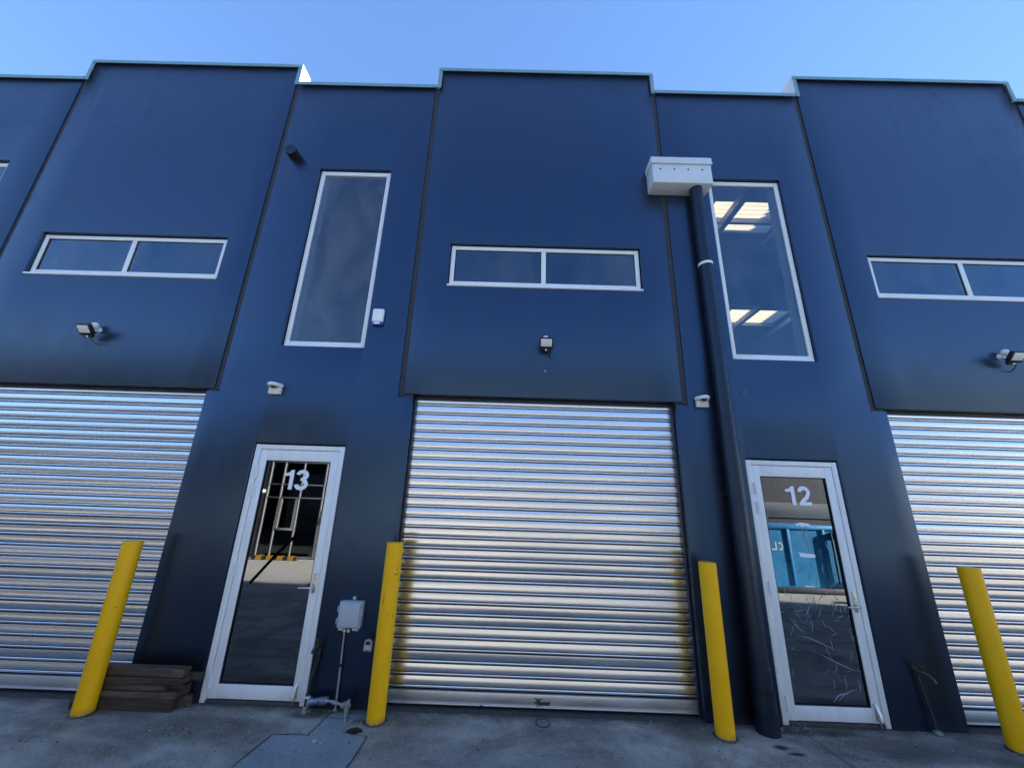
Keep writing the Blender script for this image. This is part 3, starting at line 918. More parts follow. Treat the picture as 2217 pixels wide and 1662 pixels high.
SLAT, NS, ZTOP = 0.09104, 27, 2.556
def roller_door(k):
    d = k * BAY
    x0, x1 = -1.033 + d, 1.624 + d
    yc = 0.112
    rng = random.Random(11 + k)
    b = MB()
    # side, depth profile of one slat: broad bowed face, groove, narrow rib, groove
    prof = []
    hb, hr = .0570, .0215
    for i in range(9):
        t = i / 8
        prof.append((-.0024 * (1 - (2 * t - 1) ** 2) - .004, -t * hb))
    prof += [(.012, -hb - .0014), (.012, -hb - .0044)]
    for i in range(7):
        t = i / 6
        prof.append((-.0055 * (1 - (2 * t - 1) ** 2) ** .7 - .001, -hb - .0056 - t * hr))
    prof += [(.012, -hb - hr - .0068), (.012, -SLAT + .0012)]
    nx = 24
    prevrow = None
    for s in range(-1, NS):
        zt = ZTOP - s * SLAT
        low = s / NS
        # old slats hang at slightly different angles, more so low down
        if low < .38:
            ang = rng.uniform(-.4, .7)
        elif rng.random() < .42 and low > .45:
            ang = rng.uniform(-3.0, -.4)
        else:
            ang = 1.2 + 5.6 * low + rng.uniform(-1.0, 1.0)
        tilt = math.tan(R(ang))
        f1, f2, p1, p2 = rng.uniform(2, 5), rng.uniform(7, 14), rng.uniform(0, 6.28), rng.uniform(0, 6.28)
        for pi, (y, dz) in enumerate(prof):
            zz = zt + dz
            if zz > 2.64: zz = 2.64
            yy = yc + y + tilt * (dz + hb / 2) * (1 if dz > -hb - .0005 else 0)
            row = []
            for i in range(nx + 1):
                q = i / nx
                wv = math.tan(R(.75 * math.sin(q * f1 + p1) + .45 * math.sin(q * f2 + p2))) * (dz + hb / 2) * (1 if dz > -hb - .0005 else .3)
                row.append(b.bm.verts.new((x0 - .02 + (x1 - x0 + .04) * q, yy + wv, zz)))
            if prevrow:
                for i in range(nx):
                    f = b.bm.faces.new((prevrow[i], prevrow[i + 1], row[i + 1], row[i]))
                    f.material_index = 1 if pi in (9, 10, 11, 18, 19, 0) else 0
            prevrow = row
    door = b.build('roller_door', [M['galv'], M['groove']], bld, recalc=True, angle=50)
    if door.data.polygons[20].normal.y > 0:
        door.data.flip_normals()
    b = MB()
    b.box(x0 + .004, x1 - .004, .085, .125, .0125, .094, .003)
    b.box(x0 + .004, x1 - .004, .074, .1245, .002, .0120, .003)
    bar = b.build('bottom_bar', M['bar'], door)
    for xx, s in ((x0, 1), (x1, -1)):
        b = MB()
        b.box(min(xx + s * .001, xx + s * .018), max(xx + s * .001, xx + s * .018), .060, .155, -.02, 2.62, .002)
        b.build('guide_rail', M['guide'], door)
    b = MB(); b.box(x0 - .10, x1 + .10, .165, .52, 2.625, 2.66); b.box(x0 - .1, x1 + .1, .10, .16, 2.615, 2.652)
    b.build('lintel', M['guide'], door)
    if k == 0:
        # installer's dark green sticker: a torn banner with a sprig at its head
        y0, y1 = .0832, .0848
        b = MB()
        b.prism([(.280, .045), (.376, .045), (.366, .021), (.280, .019)], y0, y1)
        b.prism([(.262, .066), (.276, .062), (.288, .066), (.288, .050), (.279, .044), (.279, .021), (.262, .028), (.258, .046)], y0 - .0006, y1)
        b.stroke([(.268, .058), (.246, .070)], .008, y0 - .0010, y1)
        b.stroke([(.284, .060), (.303, .067)], .008, y0 - .0010, y1)
        b.stroke([(.262, .038), (.236, .040)], .006, y0 - .0010, y1)
        b.sphere((.268, y0, .016), .006, 8, (1, .2, 1))
        b.build('logo_sticker', M['green_logo'], door)
        b = MB(); b.box(-.215, -.185, .070, .0755, .001, .011, .001); b.build('bar_clip', M['black_plastic'], door)
    return door

KS = (-1, 0, 1, 2)
for k in KS:
    narrow_panel(k)
for k in (-2, -1, 0, 1, 2):
    wide_panel(k)
    roller_door(k)

for k in (-5, -4, -3, -2, 3, 4, 5, 6):  # plain unseen bays, added to shade the lane and close off reflections
    d = k * BAY
    b = MB(); b.box(-3.052 + NJ + d, -1.163 - NJ + d, 0, T, -.25, ZL - .03, .009); b.build('wall_panel', M['wall'], bld)
    if k == -2:
        continue
    b = MB(); b.box(-1.163 + NJ + d, 1.724 - NJ + d, 0, T, -.25, ZH - .03, .009); b.build('wall_panel', M['wall'], bld)

# joints: backing strip set deep between the panels, and the sealant line under each raised panel
for k in (-2, -1, 0, 1, 2):
    d = k * BAY
    for xj in (-1.163 + d, 1.724 + d):
        b = MB(); b.box(xj - NJ - .003, xj + NJ + .003, .014, .10, 2.64, ZL - .03)
        b.build('panel_joint', M['joint_wall'], bld)
    b = MB(); b.box(-1.163 + d, -1.04 + d, .024, .10, 2.626, 2.658); b.box(1.63 + d, 1.724 + d, .024, .10, 2.626, 2.658)
    b.build('panel_joint', M['joint_wall'], bld)

# parapet cappings: a folded flashing over every panel, with white returns on the steps
def capping(x0, x1, z, high):
    b = MB()
    b.box(x0, x1, -.016, T + .02, z - .006, z + .004, .002)            # top
    b.box(x0, x1, -.020, -.0165, z - .052, z + .003, .0012)             # front drop
    b.box(x0 + .001, x1 - .001, -.025, -.0205, z - .056, z - .047, .001)
    if high:
        for s, xe in ((-1, x0), (1, x1)):
            b.box(min(xe, xe - s * .050), max(xe, xe - s * .050), -.0195, -.016, ZL - .050, z - .0525, .0012)
    b.build('parapet_capping', M['cap'], bld)
    if high:
        for s, xe in ((-1, x0), (1, x1)):
            b = MB()
            b.box(min(xe, xe + s * .006), max(xe, xe + s * .006), -.018, T + .02, ZL + .005, z - .0065)
            b.build('parapet_return', M['return'], bld)
for k in (-2, -1, 0, 1, 2):
    d = k * BAY
    capping(-1.163 + d, 1.738 + d, ZH, True)
for k in KS:
    d = k * BAY
    capping(-3.030 + d, -1.172 + d, ZL, False)

# inside: slab, party walls, back wall, roof with translucent sheets
RZ = 6.75
XL, XR = -3.052 - BAY - 2.95, -3.052 + 3 * BAY + 2.95
b = MB(); b.box(XL, XR, .002, 15.0, -.3, -.018); b.build('floor_slab', M['slab'], bld)
for k in (-2, -1, 0, 1, 3, 4):
    xw = -3.052 + k * BAY
    if XL - .1 < xw < XR + .1:
        b = MB(); b.box(xw - .07, xw + .07, T + .004, 15.0, -.02, RZ - .01); b.build('party_wall', M['plaster'], bld)
b = MB(); b.box(XL - .1, XL, T + .002, 15.0, -.3, RZ - .01); b.build('end_wall', M['wall'], bld)
b = MB(); b.box(XR, XR + .1, T + .002, 15.0, -.3, RZ - .01); b.build('end_wall', M['wall'], bld)
b = MB(); b.box(XL - .1, XR + .1, 15.002, 15.15, -.3, RZ + .5); b.build('back_wall', M['indoor_dark'], bld)
SK = []
for k in (-1, 0, 1):
    d = (k - 1) * BAY
    SK += [(3.40 + d, 4.75 + d, 1.70, 2.48), (5.78 + d if k else 5.72 + d, 6.34 + d, 5.50, 6.45)] if k != 1 else [(3.40, 4.75, 1.70, 2.48), (5.75, 7.30, 5.50, 6.45)]
xs = sorted({XL - .1, XR + .1} | {v_ for s in SK for v_ in s[:2]})
ys = sorted({T + .05, 15.15} | {v_ for s in SK for v_ in s[2:]})
b = MB()
for i in range(len(xs) - 1):
    for j in range(len(ys) - 1):
        mx, my = (xs[i] + xs[i + 1]) / 2, (ys[j] + ys[j + 1]) / 2
        if any(s[0] < mx < s[1] and s[2] < my < s[3] for s in SK):
            continue
        b.bm.faces.new([b.bm.verts.new(p) for p in ((xs[i], ys[j], RZ), (xs[i + 1], ys[j], RZ), (xs[i + 1], ys[j + 1], RZ), (xs[i], ys[j + 1], RZ))])
roof = b.build('roof', M['roof'], bld, dbl=1e-4)
for s in SK:
    b = MB()
    n_ = 32
    prev = None
    for i in range(n_ + 1):
        y = s[2] - .03 + (s[3] - s[2] + .06) * i / n_
        z = RZ + .02 + (.022 if (i // 2) % 2 else 0)
        cur = (b.bm.verts.new((s[0] - .03, y, z)), b.bm.verts.new((s[1] + .03, y, z)))
        if prev:
            b.bm.faces.new((prev[0], prev[1], cur[1], cur[0]))
        prev = cur
    b.build('skylight', M['skylight'], roof)
    b = MB(); rect = ((s[0] - .06, s[0] - .031, s[2] - .06, s[3] + .06), (s[1] + .031, s[1] + .06, s[2] - .06, s[3] + .06), (s[0] - .03, s[1] + .03, s[2] - .06, s[2] - .031), (s[0] - .03, s[1] + .03, s[3] + .031, s[3] + .06))
    for q in rect:
        b.box(q[0], q[1], q[2], q[3], RZ + .001, RZ + .12)
    b.build('skylight_curb', M['purlin'], roof)
for y in (2.10, 4.6, 6.22, 8.5, 11.0):
    b = MB(); b.box(XL, XR, y - .03, y + .03, RZ - .11, RZ - .012); b.build('purlin', M['purlin'], roof)
for x in (3.68, 6.15, 7.40, -1.1, 1.4):
    b = MB(); b.box(x - .05, x + .05, .3, 14.9, RZ - .24, RZ - .115); b.build('rafter', M['purlin'], roof)
for (x0, y0, x1, y1) in ((-2.55, 1.66, -2.56, 2.04), (-2.39, 1.50, -2.42, 1.80), (4.84, 2.18, 4.84, 2.73)):
    b = MB(); b.tube([(x0, y0, RZ - .05), (x1, y1, RZ - .05)], .034, 8); b.build('light_batten', M['digit'], roof)
# small fixings left in the wall
b = MB()
b.tube([(.306, -.006, 2.941), (.306, .004, 2.941)], .0065, 10)
b.build('wall_screw', M['white_plastic'], bld)
b = MB()
b.tube([(2.333, -.004, 2.785), (2.333, .004, 2.785)], .019, 14); b.box(2.318, 2.330, -.005, .003, 2.752, 2.770, .001)
b.build('wall_plug', M['lime'], bld)
b = MB(); b.tube([(2.331, -.008, 2.786), (2.331, .003, 2.786)], .010, 12); b.build('plug_hole', M['black_plastic'], bld)

# ------------------------------------------------------------------ downpipe with its rainwater head
dp = thing('downpipe', (2.062, -.10, GZ), 'charcoal round downpipe under a white rainwater head, left of door 12', 'downpipe')
px, py, pr = 2.062, -.098, .072
b = MB(); b.tube([(px, py, .42), (px, py, 4.19)], pr, 32); b.tube([(px, py, 4.215), (px, py, 5.25)], pr, 32)
b.build('pipe', M['pipe'], dp)
b = MB(); b.tube([(px, py, 4.188), (px, py, 4.217)], pr + .004, 32); b.build('pipe_ring', M['ring'], dp)
b = MB()
for z0, z1, r_ in ((GZ - .01, .095, .089), (.096, .245, .083), (.246, .42, .079)):
    b.tube([(px, py, z0), (px, py, z0 + .004), (px, py, z1 - .004), (px, py, z1)], [r_ - .004, r_, r_, r_ - .003], 32)
for zc in (.10, .25):
    b.tube([(px, py, zc - .006), (px, py, zc + .006)], .091, 32)
b.build('pipe_boot', M['pipe'], dp)
b = MB()
b.tube([(px, py, 1.752), (px, py, 1.786)], pr + .003, 32)
for s in (-1, 1):
    b.box(px + s * .088 - .016, px + s * .088 + .016, -.006, .0, 1.755, 1.783, .001)
    b.sphere((px + s * .090, -.007, 1.769), .007, 8)
    b.box(px + s * .074 - .004, px + s * .074 + .004, -.10, -.004, 1.756, 1.782)
b.build('pipe_bracket', M['pipe'], dp)
b = MB()
hx0, hx1, hz0, hz1, hy = 1.533, 2.222, 5.232, 5.60, -.20
b.box(hx0, hx1, hy, -.001, hz0, 5.500, .003)
rh = b.build('rainwater_head', M['rainhead'], dp)
b = MB()
b.box(hx0 - .012, hx1 + .012, hy - .012, -.001, 5.503, 5.595, .004)
b.box(hx0 - .016, hx1 + .016, hy - .018, hy - .0125, 5.497, 5.512, .002)
b.build('rim', M['rainhead'], rh)
b = MB()
for i in range(4):
    xx = 1.625 + i * .163
    b.tube([(xx, hy - .002, 5.425), (xx, hy + .004, 5.425)], .011, 12)
b.build('overflow_hole', M['dark_gap'], rh)

# ------------------------------------------------------------------ vent stub
v_ = thing('vent_pipe', (-2.85, 0, 5.69), 'short black capped vent stub sticking out above the tall window of door 13', 'vent pipe')
b = MB(); b.tube([(-2.853, .01, 5.688), (-2.853, -.085, 5.688)], .068, 28)
b.build('pipe', M['black_plastic'], v_)
b = MB(); b.tube([(-2.853, -.0852, 5.688), (-2.853, -.090, 5.688), (-2.853, -.102, 5.688)], [.073, .075, .073], 28)
b.build('end_cap', M['pipe'], v_)

# ------------------------------------------------------------------ floodlights
def floodlight(x, label, yaw):
    t = thing('floodlight', (x, 0, 3.305), label, 'floodlight', 'security floodlights above the roller doors')
    b = MB()
    b.tube([(x, 0, 3.250), (x, -.012, 3.250), (x, -.030, 3.252)], [.033, .033, .028], 24)
    b.build('wall_mount', M['white_plastic'], t)
    b = MB()
    b.sphere((x, -.052, 3.283), .034, 20)
    b.tube([(x, -.055, 3.275), (x, -.085, 3.235), (x, -.100, 3.215)], [.020, .018, .016], 16)
    b.build('swivel_arm', M['white_plastic'], t)
    # lamp head tipped about forty degrees towards the ground
    rot = Matrix.Rotation(yaw, 4, 'Z') @ Matrix.Rotation(R(40), 4, 'X')
    c = Vector((x, -.122, 3.205))
    def add(bb, x0, x1, y0, y1, z0, z1, bev):
        q = MB(); q.box(x0, x1, y0, y1, z0, z1, bev)
        bmesh.ops.transform(q.bm, matrix=Matrix.Translation(c) @ rot, verts=q.bm.verts)
        bb.merge(q.bm)
    b = MB()
    add(b, -.070, .070, -.018, .018, -.056, .060, .006)
    for i in range(7):
        add(b, -.056 + i * .0185, -.053 + i * .0185, .018, .030, -.04, .05, .0005)
    head = b.build('lamp_head', M['black_plastic'], t)
    b = MB(); add(b, -.056, .056, -.0215, -.0185, -.030, .050, .001); b.build('lens', M['lens'], head)
    b = MB(); add(b, -.045, .045, -.010, .026, -.086, -.057, .008); 
    sb = b.build('sensor_housing', M['black_plastic'], head)
    p = Matrix.Translation(c) @ rot @ Vector((0, -.013, -.070))
    b = MB(); b.sphere(tuple(p), .011, 12); b.build('motion_sensor', M['white_plastic'], head)
    b = MB(); b.tube([(x + .02, -.075, 3.17), (x + .035, -.070, 3.12), (x + .04, -.03, 3.095), (x + .06, .004, 3.09)], .005, 8)
    b.build('cable', M['black_plastic'], t)
    return t
floodlight(.305, 'black floodlight on the middle wall panel above the centre roller door', R(0))
floodlight(-4.475, 'black floodlight on the left wall panel, above the roller door left of door 13', R(0))
floodlight(5.078, 'black floodlight on the right wall panel, right of door 12', R(0))

# ------------------------------------------------------------------ white hooded light sensors
def hooded_light(x0, x1, s, label):
    t = thing('hooded_sensor_light', ((x0 + x1) / 2, 0, 2.65), label, 'sensor light', 'white hooded sensor lights')
    b = MB(); b.box(x0, x1, -.042, 0, 2.600, 2.672, .010, seg=3)
    b.build('base', M['cream_plastic'], t)
    # curved hood reaching out over the base
    b = MB()
    n_ = 14
    cx = (x0 + x1) / 2
    hw = (x1 - x0) / 2 + .004
    out = []
    for i in range(n_ + 1):
        a = PI * i / n_
        out.append((cx + hw * math.cos(a), -.018 - .105 * math.sin(a) ** .8))
    poly = [(cx + hw, -.001)] + out + [(cx - hw, -.001)]
    b.prism(poly, 2.674, 2.706, plane='xy')
    bmesh.ops.bevel(b.bm, geom=[e for e in b.bm.edges if abs(e.verts[0].co.z - e.verts[1].co.z) < 1e-6], offset=.009, segments=3, affect='EDGES')
    b.build('hood', M['white_plastic'], t)
    b = MB(); b.tube([(cx, -.070, 2.6735), (cx, -.070, 2.662), (cx, -.070, 2.655)], [.024, .022, .012], 18)
    b.build('sensor_eye', M['black_plastic'], t)
    return t
hooded_light(-2.496, -2.372, -1, 'small white hooded sensor light above door 13')
hooded_light(1.823, 1.945, 1, 'small white hooded sensor light left of the downpipe')

# ------------------------------------------------------------------ alarm siren
t = thing('alarm_siren', (-1.50, 0, 3.49), 'white rounded alarm siren box right of the tall window of door 13', 'alarm')
b = MB(); b.box(-1.562, -1.438, -.045, 0, 3.432, 3.588, .020, seg=4); b.build('cover', M['white_plastic'], t)
b = MB(); b.box(-1.559, -1.441, -.042, 0, 3.398, 3.4305, .010, seg=3); ls = b.build('strobe_lens', M['blue_lens'], t)
b = MB(); b.box(-1.532, -1.470, -.0445, -.035, 3.403, 3.426, .003); b.build('lens_window', M['white_plastic'], t)

# ------------------------------------------------------------------ grey junction box and its conduit
t = thing('junction_box', (-1.35, 0, .57), 'pale grey plastic junction box between door 13 and a yellow bollard', 'junction box')
b = MB(); b.box(-1.452, -1.252, -.060, 0, .572, .774, .006); b.build('box_body', M['grey_plastic'], t)
b = MB(); b.box(-1.440, -1.264, -.078, -.0605, .584, .766, .007); b.build('box_lid', M['grey_plastic'], t)
for q in ((-1.364, -1.336, -.006, 0, .7745, .802), (-1.4615, -1.4525, -.066, -.030, .690, .735), (-1.4615, -1.4525, -.066, -.030, .600, .645),
          (-1.2515, -1.244, -.066, -.040, .665, .685), (-1.438, -1.398, -.055, -.01, .553, .5715), (-1.318, -1.268, -.055, -.01, .553, .5715)):
    b = MB(); b.box(*q, .002); b.build('lug', M['grey_plastic'], t)
t = thing('conduit_pipe', (-1.385, -.02, GZ), 'thin chipped white conduit running down from the grey junction box', 'conduit')
b = MB(); b.tube([(-1.394, -.018, .571), (-1.393, -.018, .54), (-1.389, -.018, .40), (-1.386, -.017, .305)], .0075, 10); b.build('upper_run', M['chipped'], t)
b = MB(); b.tube([(-1.387, -.018, .305), (-1.386, -.018, .279)], .011, 10); b.tube([(-1.42, -.012, .571), (-1.412, -.012, .46), (-1.402, -.013, .40), (-1.396, -.015, .34), (-1.388, -.018, .29)], .005, 8)
b.build('coupling', M['black_plastic'], t)
b = MB(); b.tube([(-1.386, -.018, .279), (-1.383, -.018, .17), (-1.380, -.020, .06)], .009, 10)
b.tube([(-1.380, -.020, .06), (-1.378, -.022, .02), (-1.380, -.030, GZ)], [.008, .008, .012], 10); b.build('lower_run', M['chipped'], t)
b = MB(); b.box(-1.376, -1.352, -.014, 0, .528, .552, .003); b.tube([(-1.394, -.018, .535), (-1.394, -.018, .553)], .013, 10); b.build('clip', M['cream_plastic'], t)

# ------------------------------------------------------------------ key safe
t = thing('key_safe', (-1.175, 0, .44), 'small silver key safe on the wall beside a yellow bollard', 'key safe')
b = MB()
b.prism([(-1.205, .400), (-1.141, .400), (-1.141, .462), (-1.148, .482), (-1.160, .490), (-1.186, .490), (-1.198, .482), (-1.205, .462)], -.042, 0)
bmesh.ops.bevel(b.bm, geom=list(b.bm.edges), offset=.004, segments=2, affect='EDGES')
b.build('case', M['silver_box'], t)
b = MB(); b.prism([(-1.194, .452), (-1.152, .452), (-1.152, .466), (-1.160, .478), (-1.186, .478), (-1.194, .466)], -.046, -.0405); b.box(-1.196, -1.150, -.0455, -.0405, .405, .412, .001)
b.build('dial_cover', M['black_plastic'], t)
b = MB(); b.prism([(-1.200, .455), (-1.146, .455), (-1.146, .492), (-1.158, .504), (-1.188, .504), (-1.200, .492)], -.030, -.002); b.build('rubber_cap', M['black_plastic'], t)

# ------------------------------------------------------------------ taps and pipework
t = thing('garden_tap', (-1.60, -.03, GZ), 'old brass tap on a bent pipe between door 13 and the grey junction box', 'tap')
b = MB(); b.tube([(-1.606, -.050, .10), (-1.610, -.045, .17), (-1.598, -.035, .24), (-1.580, -.030, .30), (-1.573, -.028, .37), (-1.572, -.028, .425)], .010, 12)
b.tube([(-1.606, -.050, .10), (-1.608, -.052, .075)], [.014, .018], 12)
b.build('riser_pipe', M['copper_pipe'], t)
b = MB()
b.tube([(-1.572, .002, .430), (-1.572, -.030, .430), (-1.578, -.060, .436)], .013, 12)
b.tube([(-1.578, -.060, .436), (-1.590, -.085, .437), (-1.597, -.100, .420), (-1.602, -.106, .395)], [.013, .012, .011, .010], 12)
b.tube([(-1.580, -.066, .44), (-1.582, -.072, .468), (-1.583, -.074, .482)], [.013, .010, .007], 12)
b.build('tap_body', M['old_brass'], t)
b = MB(); b.box(-1.606, -1.560, -.079, -.070, .480, .490, .003); b.build('tap_handle', M['old_brass'], t)
b = MB(); b.tube([(-1.607, -.052, .070), (-1.607, -.052, .084)], .019, 14); b.build('white_collar', M['ring'], t)
t = thing('water_valve', (-1.45, -.06, .05), 'wrapped silver valve assembly low on the wall under the grey junction box', 'valve')
b = MB()
b.tube([(-1.607, -.052, .068), (-1.606, -.055, .02), (-1.600, -.075, -.015), (-1.592, -.088, GZ - .01)], [.016, .016, .014, .017], 12)
b.build('stand_pipe', M['copper_pipe'], t)
b = MB(); b.box(-1.620, -1.585, -.088, -.062, -.012, .018, .005); b.tube([(-1.598, -.088, -.03), (-1.600, -.082, .008)], .020, 12); b.build('union', M['lime'], t)
b = MB()
pts = [(-1.585, -.055, .046), (-1.570, -.055, .047), (-1.555, -.056, .047), (-1.535, -.056, .049), (-1.515, -.056, .051), (-1.495, -.056, .053), (-1.470, -.056, .056), (-1.445, -.056, .058), (-1.430, -.056, .057)]
b.tube(pts, [.030, .031, .022, .026, .025, .031, .028, .030, .018], 16); b.build('valve_body', M['tape'], t)
b = MB(); b.tube([(-1.590, -.055, .046), (-1.578, -.055, .046)], .034, 16); b.build('end_ring', M['chipped'], t)
b = MB(); b.tube([(-1.430, -.056, .057), (-1.38, -.058, .050), (-1.33, -.062, .040), (-1.300, -.066, .036)], [.009, .010, .010, .012], 10)
b.box(-1.398, -1.366, -.070, -.046, .038, .062, .004); b.build('branch_pipe', M['chipped'], t)
b = MB()
b.tube([(-1.304, -.066, .038), (-1.292, -.070, .034)], .026, 14)
b.build('flange', M['chipped'], t)
b = MB()
b.tube([(-1.292, -.070, .036), (-1.262, -.085, .044), (-1.245, -.098, .045)], [.022, .027, .018], 12)
b.tube([(-1.262, -.080, .050), (-1.256, -.080, .078)], [.018, .014], 10)
b.tube([(-1.262, -.095, .030), (-1.255, -.125, -.002), (-1.240, -.165, -.012), (-1.228, -.20, GZ - .01)], [.018, .015, .013, .016], 12)
b.build('elbow', M['lime'], t)

t = thing('garden_tap', (3.42, -.03, GZ), 'dark brass tap on a slim straight pipe right of door 12', 'tap')
b = MB(); b.tube([(3.405, -.024, .40), (3.408, -.024, .34), (3.425, -.028, .20), (3.445, -.032, .07), (3.44, -.04, GZ)], .0095, 12)
b.build('riser_pipe', M['copper_pipe'], t)
b = MB()
b.tube([(3.393, .002, .425), (3.395, -.018, .425)], .020, 12)
b.tube([(3.395, -.010, .42), (3.405, -.030, .408), (3.425, -.055, .402), (3.440, -.075, .395), (3.452, -.100, .372), (3.456, -.105, .352)], [.014, .016, .015, .014, .012, .011], 12)
b.tube([(3.425, -.055, .405), (3.420, -.062, .435), (3.416, -.066, .450)], [.012, .009, .006], 12)
b.build('tap_body', M['old_brass'], t)
b = MB(); b.box(3.394, 3.436, -.072, -.062, .449, .458, .003); b.build('tap_handle', M['old_brass'], t)
b = MB(); b.tube([(3.404, -.027, .405), (3.412, -.040, .405)], .019, 14); b.tube([(3.453, -.100, .374), (3.457, -.107, .345)], .014, 12); b.build('tap_collar', M['old_brass'], t)
b = MB(); b.sphere((3.442, -.045, GZ + .012), .032, 12, (1, 1, .6)); b.build('floor_flange', M['lime'], t)

# ------------------------------------------------------------------ bollards
def bollard(x, y, h, label, marks=()):
    t = thing('bollard', (x, y, GZ), label, 'bollard', 'yellow steel bollards in front of the wall')
    r_ = .070
    b = MB()
    b.tube([(x, y, GZ - .05), (x, y, .3), (x, y, .8), (x, y, h - .006), (x, y, h)], [r_, r_, r_, r_, r_ - .004], 48)
    b.build('post', M['yellow'], t)
    b = MB()
    N = 36
    o_, i_ = [], []
    for k in range(N):
        a = 2 * PI * k / N
        rr = r_ + .010 + random.random() * .016
        o_.append(b.bm.verts.new((x + rr * math.cos(a), y + rr * math.sin(a), GZ + .002)))
        i_.append(b.bm.verts.new((x + (r_ - .002) * math.cos(a), y + (r_ - .002) * math.sin(a), GZ + .008 + random.random() * .006)))
    for k in range(N):
        b.bm.faces.new((o_[k], o_[(k + 1) % N], i_[(k + 1) % N], i_[k]))
    b.build('grout_collar', M['slab'], t)
    if marks:
        b = MB()
        for a, z, wa, hz in marks:
            a0, a1 = R(a), R(a + wa)
            n_ = 6
            vs = []
            for i in range(n_ + 1):
                aa = a0 + (a1 - a0) * i / n_
                vs.append([b.bm.verts.new((x + (r_ + dr) * math.cos(aa), y + (r_ + dr) * math.sin(aa), z + (hz if e else 0) + i * .0004)) for dr in (0.0008,) for e in (0, 1)])
            for p0, p1 in zip(vs, vs[1:]):
                b.bm.faces.new((p0[0], p1[0], p1[1], p0[1]))
        b.build('scuff_mark', M['scuff'], t)
    return t
bollard(-3.251, -.203, 1.212, 'yellow bollard standing beside the timber stack, left of door 13')
bollard(-1.004, -.160, 1.268, 'yellow bollard with black scuff marks between the key safe and the centre roller door',
        marks=((-58, 1.02, 26, .005), (-50, 1.06, 14, .004), (-120, .86, 18, .003), (-112, .80, 3, .05), (-104, .76, 6, .006), (-98, .97, 5, .004), (-48, 1.10, 10, .003), (-75, .72, 4, .006)))
bollard(1.684, -.188, 1.198, 'yellow bollard just left of the charcoal downpipe')
bollard(3.859, -.229, 1.234, 'yellow bollard in front of the roller door right of door 12')

# ------------------------------------------------------------------ stack of timbers
def timber(x0, x1, y0, y1, z0, z1, label, tilt=0.0):
    b = MB()
    b.box(x0, x1, y0, y1, z0, z1, .003)
    # slightly worn and uneven edges
    for v in b.bm.verts:
        v.co += Vector((random.uniform(-.003, .003), random.uniform(-.0012, .0012), random.uniform(-.0012, .0012)))
    o = b.build('timber_offcut', M['timber'], loc=((x0 + x1) / 2, (y0 + y1) / 2, z0))
    o.rotation_euler.z = tilt
    return tag(o, label, 'timber', 'timber offcuts stacked beside door 13')
timber(-3.43, -2.625, -.148, -.103, GZ + .001, .066, 'long timber standing on edge on the ground at the front of the stack')
timber(-3.33, -2.597, -.098, -.055, GZ + .001, .060, 'timber standing on edge on the ground, second row from the front of the stack')
timber(-3.30, -2.566, -.050, -.006, GZ + .001, .050, 'timber standing on edge on the ground against the wall at the back of the stack')
timber(-3.30, -2.608, -.158, -.064, .068, .110, 'wide flat grey-brown timber lying second from the ground at the front of the stack')
timber(-3.30, -2.596, -.056, -.008, .061, .112, 'flat timber lying against the wall, second from the ground at the back of the stack')
timber(-3.30, -2.712, -.141, -.096, .114, .156, 'knotted timber with the shortest end at mid height of the stack front')
timber(-3.30, -2.595, -.090, -.010, .113, .135, 'thin flat board showing between the timbers at mid height of the stack')
timber(-3.31, -2.577, -.155, -.060, .161, .203, 'flat timber directly under the topmost timber of the stack', R(.5))
timber(-3.30, -2.592, -.139, -.066, .207, .266, 'thick topmost timber of the stack', R(-.6))
timber(-3.20, -2.512, -.052, -.008, .158, .206, 'timber at the back of the stack reaching furthest towards door 13')

# ------------------------------------------------------------------ things on the ground
t = thing('drain_cover', (.298, -.098, GZ), 'small round blue-grey drain cover in front of the centre roller door', 'drain cover')
b = MB(); b.tube([(.298, -.098, GZ - .01), (.298, -.098, GZ + .004), (.298, -.098, GZ + .005)], [.050, .050, .046], 32); b.build('lid', M['drain'], t)
b = MB()
N = 32
for (ra, rb, za, zb) in ((.052, .060, GZ + .003, GZ + .002),):
    A = [b.bm.verts.new((.298 + ra * math.cos(2 * PI * k / N), -.098 + ra * math.sin(2 * PI * k / N), za)) for k in range(N)]
    B = [b.bm.verts.new((.298 + rb * math.cos(2 * PI * k / N), -.098 + rb * math.sin(2 * PI * k / N), zb)) for k in range(N)]
    for k in range(N):
        b.bm.faces.new((A[k], A[(k + 1) % N], B[(k + 1) % N], B[k]))
b.build('rim', M['joint'], t)
def stone(x, y, r_, label):
    b = MB(); b.sphere((x, y, GZ + .004 + r_ * .45), r_, 12, (1, .9, .6))
    for v in b.bm.verts:
        v.co += Vector((random.uniform(-1, 1), random.uniform(-1, 1), random.uniform(-1, 1))) * r_ * .10
    o = b.build('pebble', M['pebble'], loc=(x, y, GZ), angle=60)
    return tag(o, label, 'pebble', 'pale pebbles on the concrete')
stone(-1.332, -.459, .017, 'largest white pebble on the blue-grey concrete patch')
stone(-1.281, -.473, .008, 'small white pebble right of the largest pebble on the patch')
stone(-2.55, -.40, .008, 'small white pebble on the concrete below door 13')
stone(-1.60, -.372, .006, 'tiny white pebble on the dark joint at the corner of the patch')
stone(2.12, -.46, .007, 'small pale pebble on the concrete in front of door 12')
